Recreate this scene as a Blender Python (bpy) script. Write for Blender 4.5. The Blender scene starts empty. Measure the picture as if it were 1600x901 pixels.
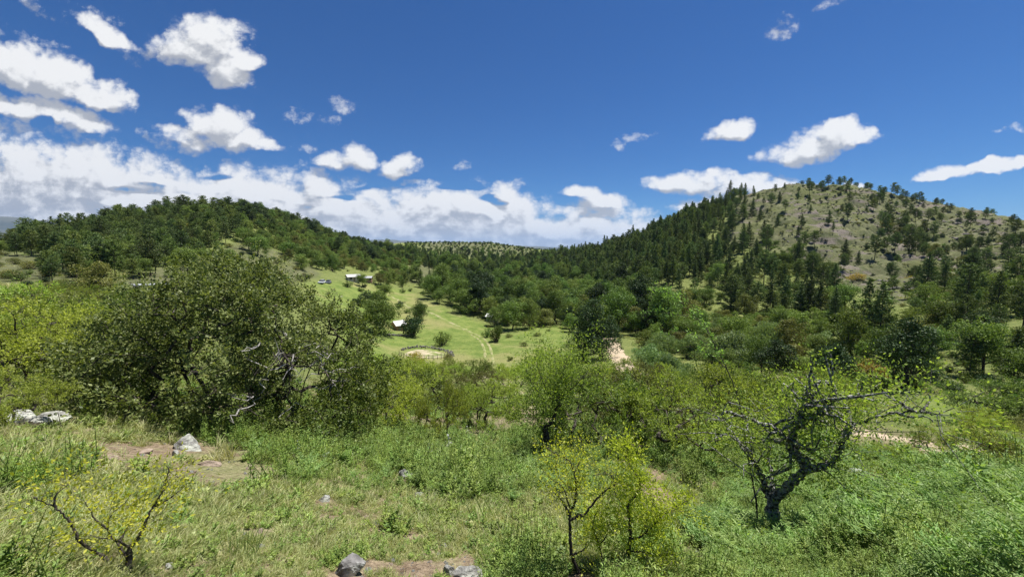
import bpy, math, random
import numpy as np

S = bpy.context.scene
COL = S.collection
PI = math.pi
rng = np.random.default_rng(7)

# ------------------------------------------------------------------ camera, world, sun, exposure
F, CX, CY = 620.0, 800.0, 450.5            # focal length and centre in photograph pixels (1600 x 901)
PITCH = math.atan((CY - 391.0) / F)        # looking slightly down
cam_d = bpy.data.cameras.new('camera')
cam_d.sensor_width = 36.0
cam_d.lens = 36.0 * F / 1600.0
cam_d.clip_start = 0.05
cam_d.clip_end = 100000.0
cam = bpy.data.objects.new('camera', cam_d)
COL.objects.link(cam)
cam.location = (0, 0, 0)
cam.rotation_euler = (PI / 2 - PITCH, 0, 0)
S.camera = cam

SUN_EL, SUN_AZ = math.radians(70), math.radians(62)
sun_d = bpy.data.lights.new('sun', 'SUN')
sun_d.energy = 5.0
sun_d.angle = math.radians(0.5)
sun_d.color = (1.0, 0.965, 0.90)
sun = bpy.data.objects.new('sun', sun_d)
COL.objects.link(sun)
sun.rotation_euler = (PI / 2 - SUN_EL, 0, PI - SUN_AZ)
sun.location = (0, 0, 300)

S.view_settings.view_transform = 'Standard'
S.view_settings.look = 'None'
S.view_settings.exposure = 0.74
S.view_settings.gamma = 1.0
S.cycles.max_bounces = 6
S.cycles.diffuse_bounces = 3
S.cycles.glossy_bounces = 2
S.cycles.transmission_bounces = 4
S.cycles.transparent_max_bounces = 8
S.cycles.use_denoising = True


def ray(px, py):
    """Direction of a photograph pixel."""
    x = (px - CX) / F
    z = -(py - CY) / F
    c, s = math.cos(PITCH), math.sin(PITCH)
    return np.array([x, c + z * s, z * c - s])


def azel(px, py):
    d = ray(px, py)
    return math.atan2(d[0], d[1]), math.atan2(d[2], math.hypot(d[0], d[1]))


class NT:
    """Small helper to write node trees."""
    def __init__(self, tree):
        self.t = tree

    def n(self, typ, **kw):
        nd = self.t.nodes.new(typ)
        for k, v in kw.items():
            setattr(nd, k, v)
        return nd

    def plug(self, nd, key, v):
        if v is None:
            return
        sk = nd.inputs[key]
        if isinstance(v, bpy.types.NodeSocket):
            self.t.links.new(v, sk)
        else:
            sk.default_value = v

    def m(self, op, a, b=None, c=None, clamp=False):
        nd = self.n('ShaderNodeMath', operation=op, use_clamp=clamp)
        self.plug(nd, 0, a); self.plug(nd, 1, b); self.plug(nd, 2, c)
        return nd.outputs[0]

    def noise(self, vec, scale, detail=4, rough=0.55, dim='3D', lac=2.0, dist=0.0):
        nd = self.n('ShaderNodeTexNoise', noise_dimensions=dim)
        self.plug(nd, 'Vector', vec)
        nd.inputs['Scale'].default_value = scale
        nd.inputs['Detail'].default_value = detail
        nd.inputs['Roughness'].default_value = rough
        nd.inputs['Lacunarity'].default_value = lac
        nd.inputs['Distortion'].default_value = dist
        return nd.outputs[0]

    def ss(self, v, lo, hi, o0=0.0, o1=1.0):
        nd = self.n('ShaderNodeMapRange', interpolation_type='SMOOTHSTEP')
        self.plug(nd, 'Value', v); self.plug(nd, 'From Min', lo); self.plug(nd, 'From Max', hi)
        self.plug(nd, 'To Min', o0); self.plug(nd, 'To Max', o1)
        return nd.outputs[0]

    def mix(self, f, a, b):
        nd = self.n('ShaderNodeMix', data_type='RGBA')
        self.plug(nd, 'Factor', f)
        for key, v in (('A', a), ('B', b)):
            sk = [i for i in nd.inputs if i.name == key and i.type == 'RGBA'][0]
            if isinstance(v, bpy.types.NodeSocket):
                self.t.links.new(v, sk)
            else:
                sk.default_value = (*v[:3], 1)
        return [o for o in nd.outputs if o.type == 'RGBA'][0]

    def xyz(self, x, y, z=0.0):
        nd = self.n('ShaderNodeCombineXYZ')
        self.plug(nd, 0, x); self.plug(nd, 1, y); self.plug(nd, 2, z)
        return nd.outputs[0]


# clouds: centre px, half sizes px, tilt deg (down to the right positive), strength
CLOUDS = [
    (20, 108, 90, 48, 10, 1.2), (95, 128, 84, 46, 15, 1.2), (160, 160, 58, 32, 18, 1.0), (30, 172, 90, 30, 6, 1.1), (112, 192, 64, 26, 14, 1.0), (168, 56, 62, 21, 27, .85), (207, 88, 24, 17, 30, .42),
    (300, 78, 58, 42, 5, 1.0), (338, 70, 56, 46, 10, 1.0), (345, 108, 50, 32, 15, .9), (378, 102, 36, 24, 10, .9), (338, 200, 50, 38, 0, 1.05), (298, 220, 46, 24, 4, .95), (375, 222, 56, 22, 8, .95), (420, 233, 34, 13, 5, .8), (525, 256, 32, 20, 8, .9), (560, 252, 30, 26, 0, .95), (622, 265, 34, 20, -8, .95),
    (532, 170, 20, 18, 30, .42), (514, 192, 13, 11, 20, .34), (470, 183, 22, 10, 10, .26), (241, 221, 20, 13, 30, .45),
    (643, 286, 20, 8, 0, .5), (718, 258, 12, 9, 0, .45), (1225, 43, 26, 19, -10, .5), (1140, 207, 36, 17, -12, .8),
    (1255, 238, 56, 24, -4, 1.0), (1310, 222, 60, 30, -8, 1.0), (1085, 287, 74, 23, -3, .95), (1185, 296, 96, 22, -2, .9), (1100, 316, 60, 16, -12, .8), (1492, 270, 50, 15, 0, .8), (1560, 262, 80, 14, -9, .85),
    (1000, 217, 28, 8, -5, .36), (962, 230, 14, 9, -20, .3), (1580, 203, 38, 7, 0, .38), (1331, 291, 24, 8, 5, .7),
    (920, 306, 46, 17, 5, 1.0), (944, 322, 50, 22, 0, 1.0), (60, 62, 40, 12, 20, .32), (152, 22, 46, 10, 22, .26), (35, 8, 45, 10, 18, .24),
    (1290, 2, 20, 10, -30, .3), (480, 228, 13, 8, 0, .42),
]
BANK = [(-260, 180), (0, 203), (60, 213), (100, 216), (200, 232), (285, 258), (330, 268), (358, 248), (400, 262), (440, 272), (490, 266), (520, 280),
        (560, 290), (620, 303), (665, 292), (720, 290), (775, 287), (810, 294), (845, 318), (880, 326), (930, 322), (985, 336), (1035, 345), (1080, 366), (1200, 392), (1500, 396), (1900, 396)]


def cloud_group():
    g = bpy.data.node_groups.new('cloud_field', 'ShaderNodeTree')
    g.interface.new_socket('Az', in_out='INPUT', socket_type='NodeSocketFloat')
    g.interface.new_socket('El', in_out='INPUT', socket_type='NodeSocketFloat')
    g.interface.new_socket('Density', in_out='OUTPUT', socket_type='NodeSocketFloat')
    g.interface.new_socket('Base', in_out='OUTPUT', socket_type='NodeSocketFloat')
    g.interface.new_socket('Smooth', in_out='OUTPUT', socket_type='NodeSocketFloat')
    g.interface.new_socket('Wisp', in_out='OUTPUT', socket_type='NodeSocketFloat')
    T = NT(g)
    gi = T.n('NodeGroupInput'); go = T.n('NodeGroupOutput')
    az0, el0 = gi.outputs[0], gi.outputs[1]
    ac0 = T.m('MINIMUM', T.m('MAXIMUM', az0, -1.45), 1.45)
    gu0 = T.m('TANGENT', ac0)
    gv0 = T.m('DIVIDE', T.m('TANGENT', T.m('MINIMUM', el0, 1.4)), T.m('COSINE', ac0))
    p0 = T.xyz(T.m('MULTIPLY', gu0, .92), T.m('MULTIPLY', gv0, 1.15))
    w = T.n('ShaderNodeTexNoise', noise_dimensions='2D')
    T.plug(w, 'Vector', p0); w.inputs['Scale'].default_value = 9; w.inputs['Detail'].default_value = 3
    sep = T.n('ShaderNodeSeparateColor'); T.t.links.new(w.outputs['Color'], sep.inputs[0])
    az = T.m('MULTIPLY_ADD', T.m('SUBTRACT', sep.outputs[0], .5), .075, az0)
    el = T.m('MULTIPLY_ADD', T.m('SUBTRACT', sep.outputs[1], .5), .05, el0)
    azc = T.m('MINIMUM', T.m('MAXIMUM', az, -1.45), 1.45)
    gu = T.m('TANGENT', azc)
    gv = T.m('DIVIDE', T.m('TANGENT', T.m('MINIMUM', el, 1.4)), T.m('COSINE', azc))
    M = W = None
    for (cx, cy, a, b, rot, st) in CLOUDS:
        d0, d1, d2 = ray(cx, cy), ray(cx + 6, cy), ray(cx, cy - 6)
        a_ = a * abs(d1[0] / d1[1] - d0[0] / d0[1]) / 6; b_ = b * abs(d2[2] / d2[1] - d0[2] / d0[1]) / 6
        r = math.radians(rot)
        dx = T.m('SUBTRACT', gu, d0[0] / d0[1]); dy = T.m('SUBTRACT', gv, d0[2] / d0[1])
        xr = T.m('MULTIPLY_ADD', dx, math.cos(r) / a_, T.m('MULTIPLY', dy, -math.sin(r) / a_))
        yr = T.m('MULTIPLY_ADD', dx, math.sin(r) / b_, T.m('MULTIPLY', dy, math.cos(r) / b_))
        # flat base: the lower half falls off quicker
        yr = T.m('MAXIMUM', yr, T.m('MULTIPLY', yr, -1.55))
        q = T.m('MULTIPLY_ADD', xr, xr, T.m('MULTIPLY', yr, yr))
        mi = T.m('MULTIPLY', T.m('SUBTRACT', 1.0, T.m('MINIMUM', q, 9.0)), st * .85)
        if st < .6: W = mi if W is None else T.m('MAXIMUM', W, mi)
        else: M = mi if M is None else T.m('MAXIMUM', M, mi)
    fc = T.n('ShaderNodeFloatCurve')
    cu = fc.mapping.curves[0]
    pts = []
    for (px, py) in BANK:
        a_, e_ = azel(px, py)
        pts.append(((a_ + 1.4) / 2.8, max(0.0, e_) / .5))
    cu.points[0].location = (0, pts[0][1]); cu.points[1].location = (1, 0.0)
    for q in pts:
        cu.points.new(*q)
    fc.mapping.update()
    T.plug(fc, 'Value', T.m('MULTIPLY_ADD', az, 1 / 2.8, .5, clamp=True))
    top = T.m('MULTIPLY', fc.outputs[0], .5)
    mb = T.m('MULTIPLY', T.m('SUBTRACT', top, el), 18.0)
    mb = T.m('MINIMUM', mb, 1.0)
    mb = T.m('MULTIPLY_ADD', T.ss(T.m('ABSOLUTE', az0), 1.2, 1.43), -2.5, mb)
    n0 = T.noise(T.xyz(az0, T.m('MULTIPLY', el0, 3.2)), 7.0, 2, .5, '2D')
    gap = T.m('MULTIPLY', T.ss(n0, .60, .78), T.ss(el0, .05, .12))
    mb = T.m('SUBTRACT', mb, T.m('MULTIPLY', gap, 1.1))
    Mall = T.m('MAXIMUM', M, mb)
    n1 = T.noise(p0, 14, 2, .5, '2D')
    n2 = T.noise(p0, 60, 5, .62, '2D')
    pw = T.xyz(T.m('MULTIPLY_ADD', T.m('SUBTRACT', n2, .5), .02, T.m('MULTIPLY', gu0, .92)), T.m('MULTIPLY_ADD', T.m('SUBTRACT', n1, .5), .03, T.m('MULTIPLY', gv0, 1.15)))
    vo = T.n('ShaderNodeTexVoronoi', voronoi_dimensions='2D', feature='SMOOTH_F1')
    T.plug(vo, 'Vector', pw); vo.inputs['Scale'].default_value = 19; vo.inputs['Detail'].default_value = 3.0
    vo.inputs['Roughness'].default_value = .55; vo.inputs['Lacunarity'].default_value = 2.2; vo.inputs['Smoothness'].default_value = .35
    vo.normalize = True
    d = T.m('MULTIPLY_ADD', T.m('SUBTRACT', n1, .5), .95, Mall)
    d = T.m('MULTIPLY_ADD', T.m('SUBTRACT', n2, .5), .50, d)
    d = T.m('MULTIPLY_ADD', T.m('SUBTRACT', .36, vo.outputs['Distance']), 1.6, d)
    T.t.links.new(d, go.inputs[0]); T.t.links.new(mb, go.inputs[1]); T.t.links.new(Mall, go.inputs[2])
    wd = T.m('MULTIPLY_ADD', T.m('SUBTRACT', n1, .5), .9, W)
    wd = T.m('MULTIPLY_ADD', T.m('SUBTRACT', n2, .5), 1.3, wd)
    T.t.links.new(wd, go.inputs[3])
    return g


def make_world():
    w = bpy.data.worlds.new('World'); S.world = w
    w.use_nodes = True
    T = NT(w.node_tree)
    for n in list(w.node_tree.nodes):
        w.node_tree.nodes.remove(n)
    out = T.n('ShaderNodeOutputWorld')
    sky = T.n('ShaderNodeTexSky', sky_type='NISHITA')
    sky.sun_disc = False
    sky.sun_elevation = SUN_EL
    sky.sun_rotation = SUN_AZ
    sky.altitude = 900
    sky.air_density = 1.0
    sky.dust_density = 0.0
    sky.ozone_density = 1.6
    hs = T.n('ShaderNodeHueSaturation')
    hs.inputs['Saturation'].default_value = 1.12
    hs.inputs['Value'].default_value = 1.0
    T.t.links.new(sky.outputs[0], hs.inputs['Color'])
    b1 = T.n('ShaderNodeBackground'); b1.inputs[1].default_value = 0.040
    tint = T.n('ShaderNodeMix', data_type='RGBA', blend_type='MULTIPLY'); tint.inputs[0].default_value = 1.0
    ti = [i for i in tint.inputs if i.type == 'RGBA']
    T.t.links.new(hs.outputs[0], ti[0]); ti[1].default_value = (.27, .76, 1.30, 1)
    T.t.links.new([o for o in tint.outputs if o.type == 'RGBA'][0], b1.inputs[0])
    tc = T.n('ShaderNodeTexCoord')
    sp = T.n('ShaderNodeSeparateXYZ'); T.t.links.new(tc.outputs['Generated'], sp.inputs[0])
    X, Y, Z = sp.outputs
    az = T.m('ARCTAN2', X, Y)
    el = T.m('ARCSINE', Z)
    grp = cloud_group()

    def field(a, e):
        g = T.n('ShaderNodeGroup'); g.node_tree = grp
        T.t.links.new(a, g.inputs[0]); T.t.links.new(e, g.inputs[1])
        return g.outputs
    D = field(az, el)
    D2 = field(T.m('ADD', az, .012), T.m('ADD', el, .024))
    dens, dens2, bank = D[0], D2[0], D[1]
    fade = T.ss(el, -.01, .0)
    alpha = T.m('MULTIPLY', T.m('MAXIMUM', T.ss(dens, -.16, .66), T.ss(D[3], -.05, .75, 0.0, .62)), fade)
    relief = T.m('SUBTRACT', dens, dens2)
    sm = T.m('SUBTRACT', D[2], D2[2])
    thick = T.ss(dens, .3, 1.3)
    # light from above: brighter where the cloud thins upwards, grey underneath and in thick cores
    lightv = T.m('MULTIPLY_ADD', relief, 1.0, .63)
    lightv = T.m('MULTIPLY_ADD', T.m('MINIMUM', sm, .25), .95, lightv)
    lightv = T.m('MULTIPLY_ADD', thick, -.10, lightv)
    strat = T.noise(T.xyz(az, T.m('MULTIPLY', el, 4.5)), 11, 4, .5, '2D')
    lightv = T.m('MULTIPLY_ADD', T.m('MULTIPLY', T.m('SUBTRACT', strat, .5), T.ss(bank, .1, .8)), .95, lightv)
    lightv = T.ss(lightv, .18, 1.18, .26, .98)
    col = T.mix(lightv, (.26, .29, .36), (1.0, 1.0, 1.0))
    b2 = T.n('ShaderNodeBackground')
    T.t.links.new(col, b2.inputs[0])
    b2.inputs[1].default_value = .565
    mx = T.n('ShaderNodeMixShader')
    T.t.links.new(alpha, mx.inputs[0]); T.t.links.new(b1.outputs[0], mx.inputs[1]); T.t.links.new(b2.outputs[0], mx.inputs[2])
    T.t.links.new(mx.outputs[0], out.inputs[0])
    w.cycles.sampling_method = 'MANUAL'
    w.cycles.sample_map_resolution = 512


make_world()

# ------------------------------------------------------------------ helpers

def tag(o, label=None, cat=None, group=None, kind=None):
    if label: o['label'] = label
    if cat: o['category'] = cat
    if group: o['group'] = group
    if kind: o['kind'] = kind
    return o


class MB:
    """Collects vertices and faces (quads and triangles) with a material slot each."""
    def __init__(self):
        self.v, self.q, self.qm, self.t, self.tm, self.n = [], [], [], [], [], 0

    def add(self, v, q=None, t=None, mat=0):
        v = np.asarray(v, float).reshape(-1, 3)
        if q is not None and len(q):
            q = np.asarray(q, int).reshape(-1, 4)
            self.q.append(q + self.n); self.qm.append(np.full(len(q), mat))
        if t is not None and len(t):
            t = np.asarray(t, int).reshape(-1, 3)
            self.t.append(t + self.n); self.tm.append(np.full(len(t), mat))
        self.v.append(v); self.n += len(v)
        return self

    def box(self, c, s, mat=0, rz=0.0):
        x, y, z = np.array(s) / 2
        v = np.array([[-x, -y, -z], [x, -y, -z], [x, y, -z], [-x, y, -z], [-x, -y, z], [x, -y, z], [x, y, z], [-x, y, z]])
        if rz:
            c_, s_ = math.cos(rz), math.sin(rz)
            v = v @ np.array([[c_, s_, 0], [-s_, c_, 0], [0, 0, 1]])
        self.add(v + np.array(c), [[0, 3, 2, 1], [4, 5, 6, 7], [0, 1, 5, 4], [1, 2, 6, 5], [2, 3, 7, 6], [3, 0, 4, 7]], mat=mat)
        return self

    def tube(self, pts, rad, sides=6, mat=0, cap=True, wob=0.0):
        pts = np.asarray(pts, float); n = len(pts)
        rad = np.broadcast_to(np.asarray(rad, float), (n,))
        d = np.gradient(pts, axis=0)
        d /= np.linalg.norm(d, axis=1, keepdims=True) + 1e-9
        up = np.array([.31, .17, .93]) if abs(d[0, 2]) < .8 else np.array([.9, .3, .1])
        a = np.cross(d, up); a /= np.linalg.norm(a, axis=1, keepdims=True) + 1e-9
        b = np.cross(d, a)
        ang = np.arange(sides) * 2 * PI / sides
        rr = rad[:, None] * (1 + wob * rng.normal(size=(n, sides))) if wob else rad[:, None] * np.ones((1, sides))
        v = pts[:, None, :] + rr[..., None] * (a[:, None, :] * np.cos(ang)[None, :, None] + b[:, None, :] * np.sin(ang)[None, :, None])
        i = np.arange(n - 1)[:, None] * sides; k = np.arange(sides)[None, :]; k2 = (k + 1) % sides
        q = np.stack([i + k, i + k2, i + sides + k2, i + sides + k], -1).reshape(-1, 4)
        v = v.reshape(-1, 3)
        t = None
        if cap:
            v = np.vstack([v, pts[-1] + d[-1] * rad[-1]])
            e = (n - 1) * sides
            t = np.stack([e + np.arange(sides), e + (np.arange(sides) + 1) % sides, np.full(sides, n * sides)], -1)
        self.add(v, q, t, mat)
        return self

    def edges(self, A, B, ra, rb, sides=5, mat=0):
        """Many tapered prisms at once."""
        A = np.asarray(A, float); B = np.asarray(B, float)
        d = B - A; d /= np.linalg.norm(d, axis=1, keepdims=True) + 1e-9
        up = np.where(np.abs(d[:, 2:3]) < .8, np.array([[.31, .17, .93]]), np.array([[.9, .3, .1]]))
        a = np.cross(d, up); a /= np.linalg.norm(a, axis=1, keepdims=True) + 1e-9
        b = np.cross(d, a)
        ang = np.arange(sides) * 2 * PI / sides
        ring = a[:, None, :] * np.cos(ang)[None, :, None] + b[:, None, :] * np.sin(ang)[None, :, None]
        va = A[:, None, :] + ring * np.asarray(ra)[:, None, None]
        vb = B[:, None, :] + ring * np.asarray(rb)[:, None, None]
        v = np.concatenate([va, vb], 1)
        k = np.arange(sides); k2 = (k + 1) % sides
        q1 = np.stack([k, k2, sides + k2, sides + k], -1)
        q = (np.arange(len(A)) * 2 * sides)[:, None, None] + q1[None]
        self.add(v.reshape(-1, 3), q.reshape(-1, 4), mat=mat)
        return self

    def leaves(self, P, D, N, L, W, mat=0, bend=0.0):
        """Pointed leaves: positions, length directions, face normals, lengths, widths."""
        P = np.asarray(P, float); D = np.asarray(D, float); N = np.asarray(N, float)
        D = D / (np.linalg.norm(D, axis=1, keepdims=True) + 1e-9)
        B = np.cross(N, D); B /= np.linalg.norm(B, axis=1, keepdims=True) + 1e-9
        L = np.broadcast_to(L, (len(P),))[:, None]; W = np.broadcast_to(W, (len(P),))[:, None]
        Nn = np.cross(D, B)
        v = np.stack([P - D * L * .5, P + B * W * .5 - D * L * .08, P + D * L * .5 - Nn * bend * L, P - B * W * .5 - D * L * .08], 1)
        q = np.arange(len(P) * 4).reshape(-1, 4)
        self.add(v.reshape(-1, 3), q, mat=mat)
        return self

    def mesh(self, name, mats, smooth=False):
        me = bpy.data.meshes.new(name)
        v = np.concatenate(self.v) if self.v else np.zeros((0, 3))
        nq = sum(len(x) for x in self.q); nt = sum(len(x) for x in self.t)
        loops = []
        if nq: loops.append(np.concatenate(self.q).ravel())
        if nt: loops.append(np.concatenate(self.t).ravel())
        loops = np.concatenate(loops).astype(np.int32)
        starts = np.concatenate([np.arange(nq) * 4, nq * 4 + np.arange(nt) * 3]).astype(np.int32)
        me.vertices.add(len(v)); me.vertices.foreach_set('co', v.astype(np.float32).ravel())
        me.loops.add(len(loops)); me.loops.foreach_set('vertex_index', loops)
        me.polygons.add(nq + nt); me.polygons.foreach_set('loop_start', starts)
        mi = np.concatenate((self.qm or []) + (self.tm or [])).astype(np.int32)
        for m in mats: me.materials.append(m)
        me.polygons.foreach_set('material_index', mi)
        me.polygons.foreach_set('use_smooth', np.full(nq + nt, smooth))
        me.update(calc_edges=True)
        return me

    def build(self, name, mats, parent=None, smooth=False, loc=None):
        if not isinstance(mats, (list, tuple)): mats = [mats]
        return obj(name, self.mesh(name, mats, smooth), parent, loc)


def obj(name, me, parent=None, loc=None):
    o = bpy.data.objects.new(name, me)
    COL.objects.link(o)
    if parent is not None: o.parent = parent
    if loc is not None: o.location = loc
    return o


def empty(name, loc, rz=0.0):
    o = bpy.data.objects.new(name, None)
    COL.objects.link(o)
    o.location = loc; o.rotation_euler = (0, 0, rz)
    o.empty_display_size = .3
    return o


def h2(i, j, k=0):
    n = (i.astype(np.int64) * 374761393 + j.astype(np.int64) * 668265263 + k * 974634777) & 0x7fffffff
    n = ((n ^ (n >> 13)) * 1274126177) & 0x7fffffff
    return ((n ^ (n >> 16)) & 0xffff) / 65535.0


def vnoise(x, y, k=0):
    xi, yi = np.floor(x), np.floor(y)
    fx, fy = x - xi, y - yi
    fx = fx * fx * (3 - 2 * fx); fy = fy * fy * (3 - 2 * fy)
    a = h2(xi, yi, k); b = h2(xi + 1, yi, k); c = h2(xi, yi + 1, k); d = h2(xi + 1, yi + 1, k)
    return (a + (b - a) * fx) * (1 - fy) + (c + (d - c) * fx) * fy - .5


def fbm(x, y, o=4, k=0):
    s, a = 0, 1.0
    for i in range(o):
        s = s + a * vnoise(x * 2 ** i + 13.7 * i, y * 2 ** i + 7.1 * i, k + i); a *= .5
    return s


# ------------------------------------------------------------------ terrain
COLS = {
    -250: [(901, 3), (760, 6), (650, 11), (600, 17), (560, 30), (520, 60), (475, 110), (440, 170), (415, 230), (395, 290), (402, 400), (400, 700)],
    0: [(901, 3), (760, 6), (660, 11), (618, 17), (575, 30), (525, 60), (470, 110), (432, 170), (405, 230), (388, 290), (398, 400), (400, 700)],
    100: [(901, 3), (760, 6), (665, 11), (615, 18), (570, 30), (525, 60), (465, 110), (430, 170), (400, 230), (375, 290), (388, 370), (400, 700)],
    200: [(901, 3.2), (760, 6), (690, 9.5), (640, 14), (590, 24), (540, 48), (490, 88), (456, 125), (420, 180), (380, 260), (342, 330), (350, 390), (400, 700)],
    350: [(901, 3.2), (760, 6), (700, 9), (665, 12), (600, 24), (545, 48), (500, 85), (460, 125), (425, 170), (392, 220), (350, 295), (322, 350), (335, 420), (400, 750)],
    450: [(901, 3.2), (760, 6), (700, 9), (668, 12), (605, 24), (550, 50), (510, 88), (468, 125), (440, 170), (408, 230), (365, 310), (338, 360), (350, 430), (400, 750)],
    550: [(901, 3.2), (760, 6), (705, 9), (672, 12), (622, 22), (582, 45), (545, 92), (505, 132), (470, 168), (444, 200), (425, 250), (400, 310), (377, 375), (386, 430), (397, 800)],
    620: [(901, 3.2), (760, 6), (705, 9.5), (664, 14), (612, 30), (588, 60), (560, 108), (528, 132), (505, 155), (468, 195), (440, 245), (415, 320), (394, 400), (391, 560), (377, 800), (388, 1000), (394, 2000)],
    690: [(901, 3.2), (760, 6), (705, 9.5), (660, 15), (615, 30), (592, 60), (555, 115), (522, 140), (490, 168), (465, 205), (440, 265), (422, 330), (425, 420), (405, 560), (374, 800), (388, 1000), (394, 2000)],
    765: [(901, 3.2), (760, 6), (702, 10), (652, 17), (612, 32), (592, 60), (570, 95), (541, 120), (517, 148), (490, 185), (465, 240), (447, 330), (424, 470), (374, 800), (388, 1000), (394, 2000)],
    840: [(901, 3.2), (760, 6), (705, 10), (654, 17), (614, 32), (592, 60), (568, 95), (536, 122), (514, 150), (490, 188), (462, 255), (440, 360), (412, 520), (387, 830), (392, 1000), (395, 2000)],
    900: [(901, 3.2), (760, 6), (705, 10), (654, 17), (614, 32), (592, 60), (565, 95), (532, 126), (510, 158), (490, 200), (460, 270), (432, 370), (408, 500), (394, 640), (397, 900)],
    1000: [(901, 3.2), (770, 6), (712, 10), (662, 17), (622, 32), (595, 58), (562, 95), (532, 125), (502, 160), (470, 205), (440, 260), (400, 350), (375, 430), (386, 520), (397, 900)],
    1070: [(901, 3.4), (790, 6.3), (725, 9.8), (668, 16), (628, 31), (598, 58), (566, 95), (534, 125), (502, 160), (470, 200), (430, 260), (380, 345), (338, 425), (352, 520), (397, 900)],
    1130: [(901, 3.8), (830, 6.3), (765, 8.8), (735, 10), (682, 15.5), (642, 30), (604, 58), (572, 92), (540, 125), (510, 155), (480, 190), (440, 240), (380, 325), (303, 430), (325, 520), (397, 1000)],
    1180: [(901, 4.0), (850, 6.4), (790, 8.8), (752, 10.6), (692, 16), (650, 29), (612, 54), (580, 86), (548, 120), (516, 152), (480, 190), (440, 235), (372, 320), (292, 432), (315, 520), (397, 1000)],
    1230: [(901, 4.2), (852, 6.6), (800, 8.8), (758, 10.8), (702, 15.5), (662, 27), (622, 50), (590, 80), (556, 115), (522, 150), (482, 190), (442, 232), (380, 302), (330, 372), (278, 432), (302, 520), (397, 1000)],
    1265: [(901, 4.2), (852, 6.6), (802, 8.8), (760, 10.8), (708, 15), (668, 26), (628, 48), (592, 80), (556, 115), (522, 148), (484, 186), (446, 226), (385, 295), (335, 370), (291, 436), (305, 520), (397, 1000)],
    1300: [(901, 4.2), (850, 6.6), (803, 8.8), (760, 10.8), (712, 14.5), (674, 25), (634, 46), (594, 80), (558, 112), (522, 145), (488, 180), (450, 222), (395, 285), (345, 365), (277, 450), (300, 540), (397, 1000)],
    1400: [(901, 4.0), (845, 6.4), (800, 8.6), (758, 11), (722, 14), (692, 22), (664, 36), (642, 48), (602, 78), (562, 110), (522, 142), (486, 178), (460, 205), (428, 270), (365, 380), (305, 480), (320, 580), (397, 1000)],
    1500: [(901, 3.8), (840, 6.0), (792, 8.6), (742, 12), (712, 20), (684, 33), (648, 50), (602, 78), (560, 105), (522, 135), (492, 165), (465, 205), (430, 265), (378, 360), (327, 470), (340, 560), (397, 1000)],
    1600: [(901, 3.6), (840, 5.8), (796, 8.4), (752, 12), (718, 20), (688, 33), (644, 53), (602, 80), (560, 108), (522, 138), (480, 182), (440, 235), (400, 310), (347, 450), (356, 550), (397, 1000)],
    1850: [(901, 3.2), (840, 5.2), (800, 8), (762, 12), (722, 20), (690, 34), (644, 55), (602, 82), (560, 110), (522, 142), (480, 185), (440, 240), (410, 310), (370, 430), (380, 550), (397, 1000)],
}
LR0, LR1, NLR = math.log(.5), math.log(42000.0), 560
TH0, TH1, NTH = -1.25, 1.25, 401


def gsmooth(a, sig, axis):
    k = int(3 * sig) + 1
    w = np.exp(-.5 * (np.arange(-k, k + 1) / sig) ** 2); w /= w.sum()
    pad = [(0, 0)] * a.ndim; pad[axis] = (k, k)
    ap = np.pad(a, pad, mode='edge')
    return np.apply_along_axis(lambda m: np.convolve(m, w, mode='valid'), axis, ap)


def terrain_table():
    lr = np.linspace(LR0, LR1, NLR)
    ths, prof = [], []
    for px in sorted(COLS):
        L, V = [], []
        for (py, r) in COLS[px]:
            d = ray(px, py)
            L.append(math.log(r)); V.append(d[2] / math.hypot(d[0], d[1]))
        L = [math.log(.5), math.log(1.2)] + L + [math.log(3000), math.log(42000)]
        V = [-1.75 / .5, -2.0 / 1.2] + V + [-.018, -.0018]
        prof.append(np.interp(lr, L, V)); ths.append(math.atan2(ray(px, 520)[0], ray(px, 520)[1]))
    prof = np.array(prof); th = np.linspace(TH0, TH1, NTH)
    V = np.array([np.interp(th, ths, prof[:, i]) for i in range(NLR)]).T
    V = gsmooth(V, 4.0, 1)
    V = gsmooth(V, 2.5, 0)
    return V


VT = terrain_table()


def v_raw(th, lr):
    i = np.clip((th - TH0) / (TH1 - TH0) * (NTH - 1), 0, NTH - 1.001)
    j = np.clip((lr - LR0) / (LR1 - LR0) * (NLR - 1), 0, NLR - 1.001)
    i0 = i.astype(int); j0 = j.astype(int); a = i - i0; b = j - j0
    return (VT[i0, j0] * (1 - b) + VT[i0, j0 + 1] * b) * (1 - a) + (VT[i0 + 1, j0] * (1 - b) + VT[i0 + 1, j0 + 1] * b) * a


def project(x, y, z):
    c, s = math.cos(PITCH), math.sin(PITCH)
    d = y * c - z * s; u = y * s + z * c
    d = np.where(np.abs(d) < 1e-6, 1e-6, d)
    return CX + F * x / d, CY - F * u / d


def inpoly(px, py, poly):
    poly = np.asarray(poly, float); c = np.zeros(np.shape(px), bool); j = len(poly) - 1
    for i in range(len(poly)):
        xi, yi = poly[i]; xj, yj = poly[j]
        c ^= ((yi > py) != (yj > py)) & (px < (xj - xi) * (py - yi) / (yj - yi + 1e-9) + xi)
        j = i
    return c


ROCKY = [(1150, 300), (1250, 285), (1310, 285), (1420, 305), (1610, 345), (1610, 420), (1480, 470), (1400, 475), (1310, 450), (1215, 395), (1130, 380)]


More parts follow.
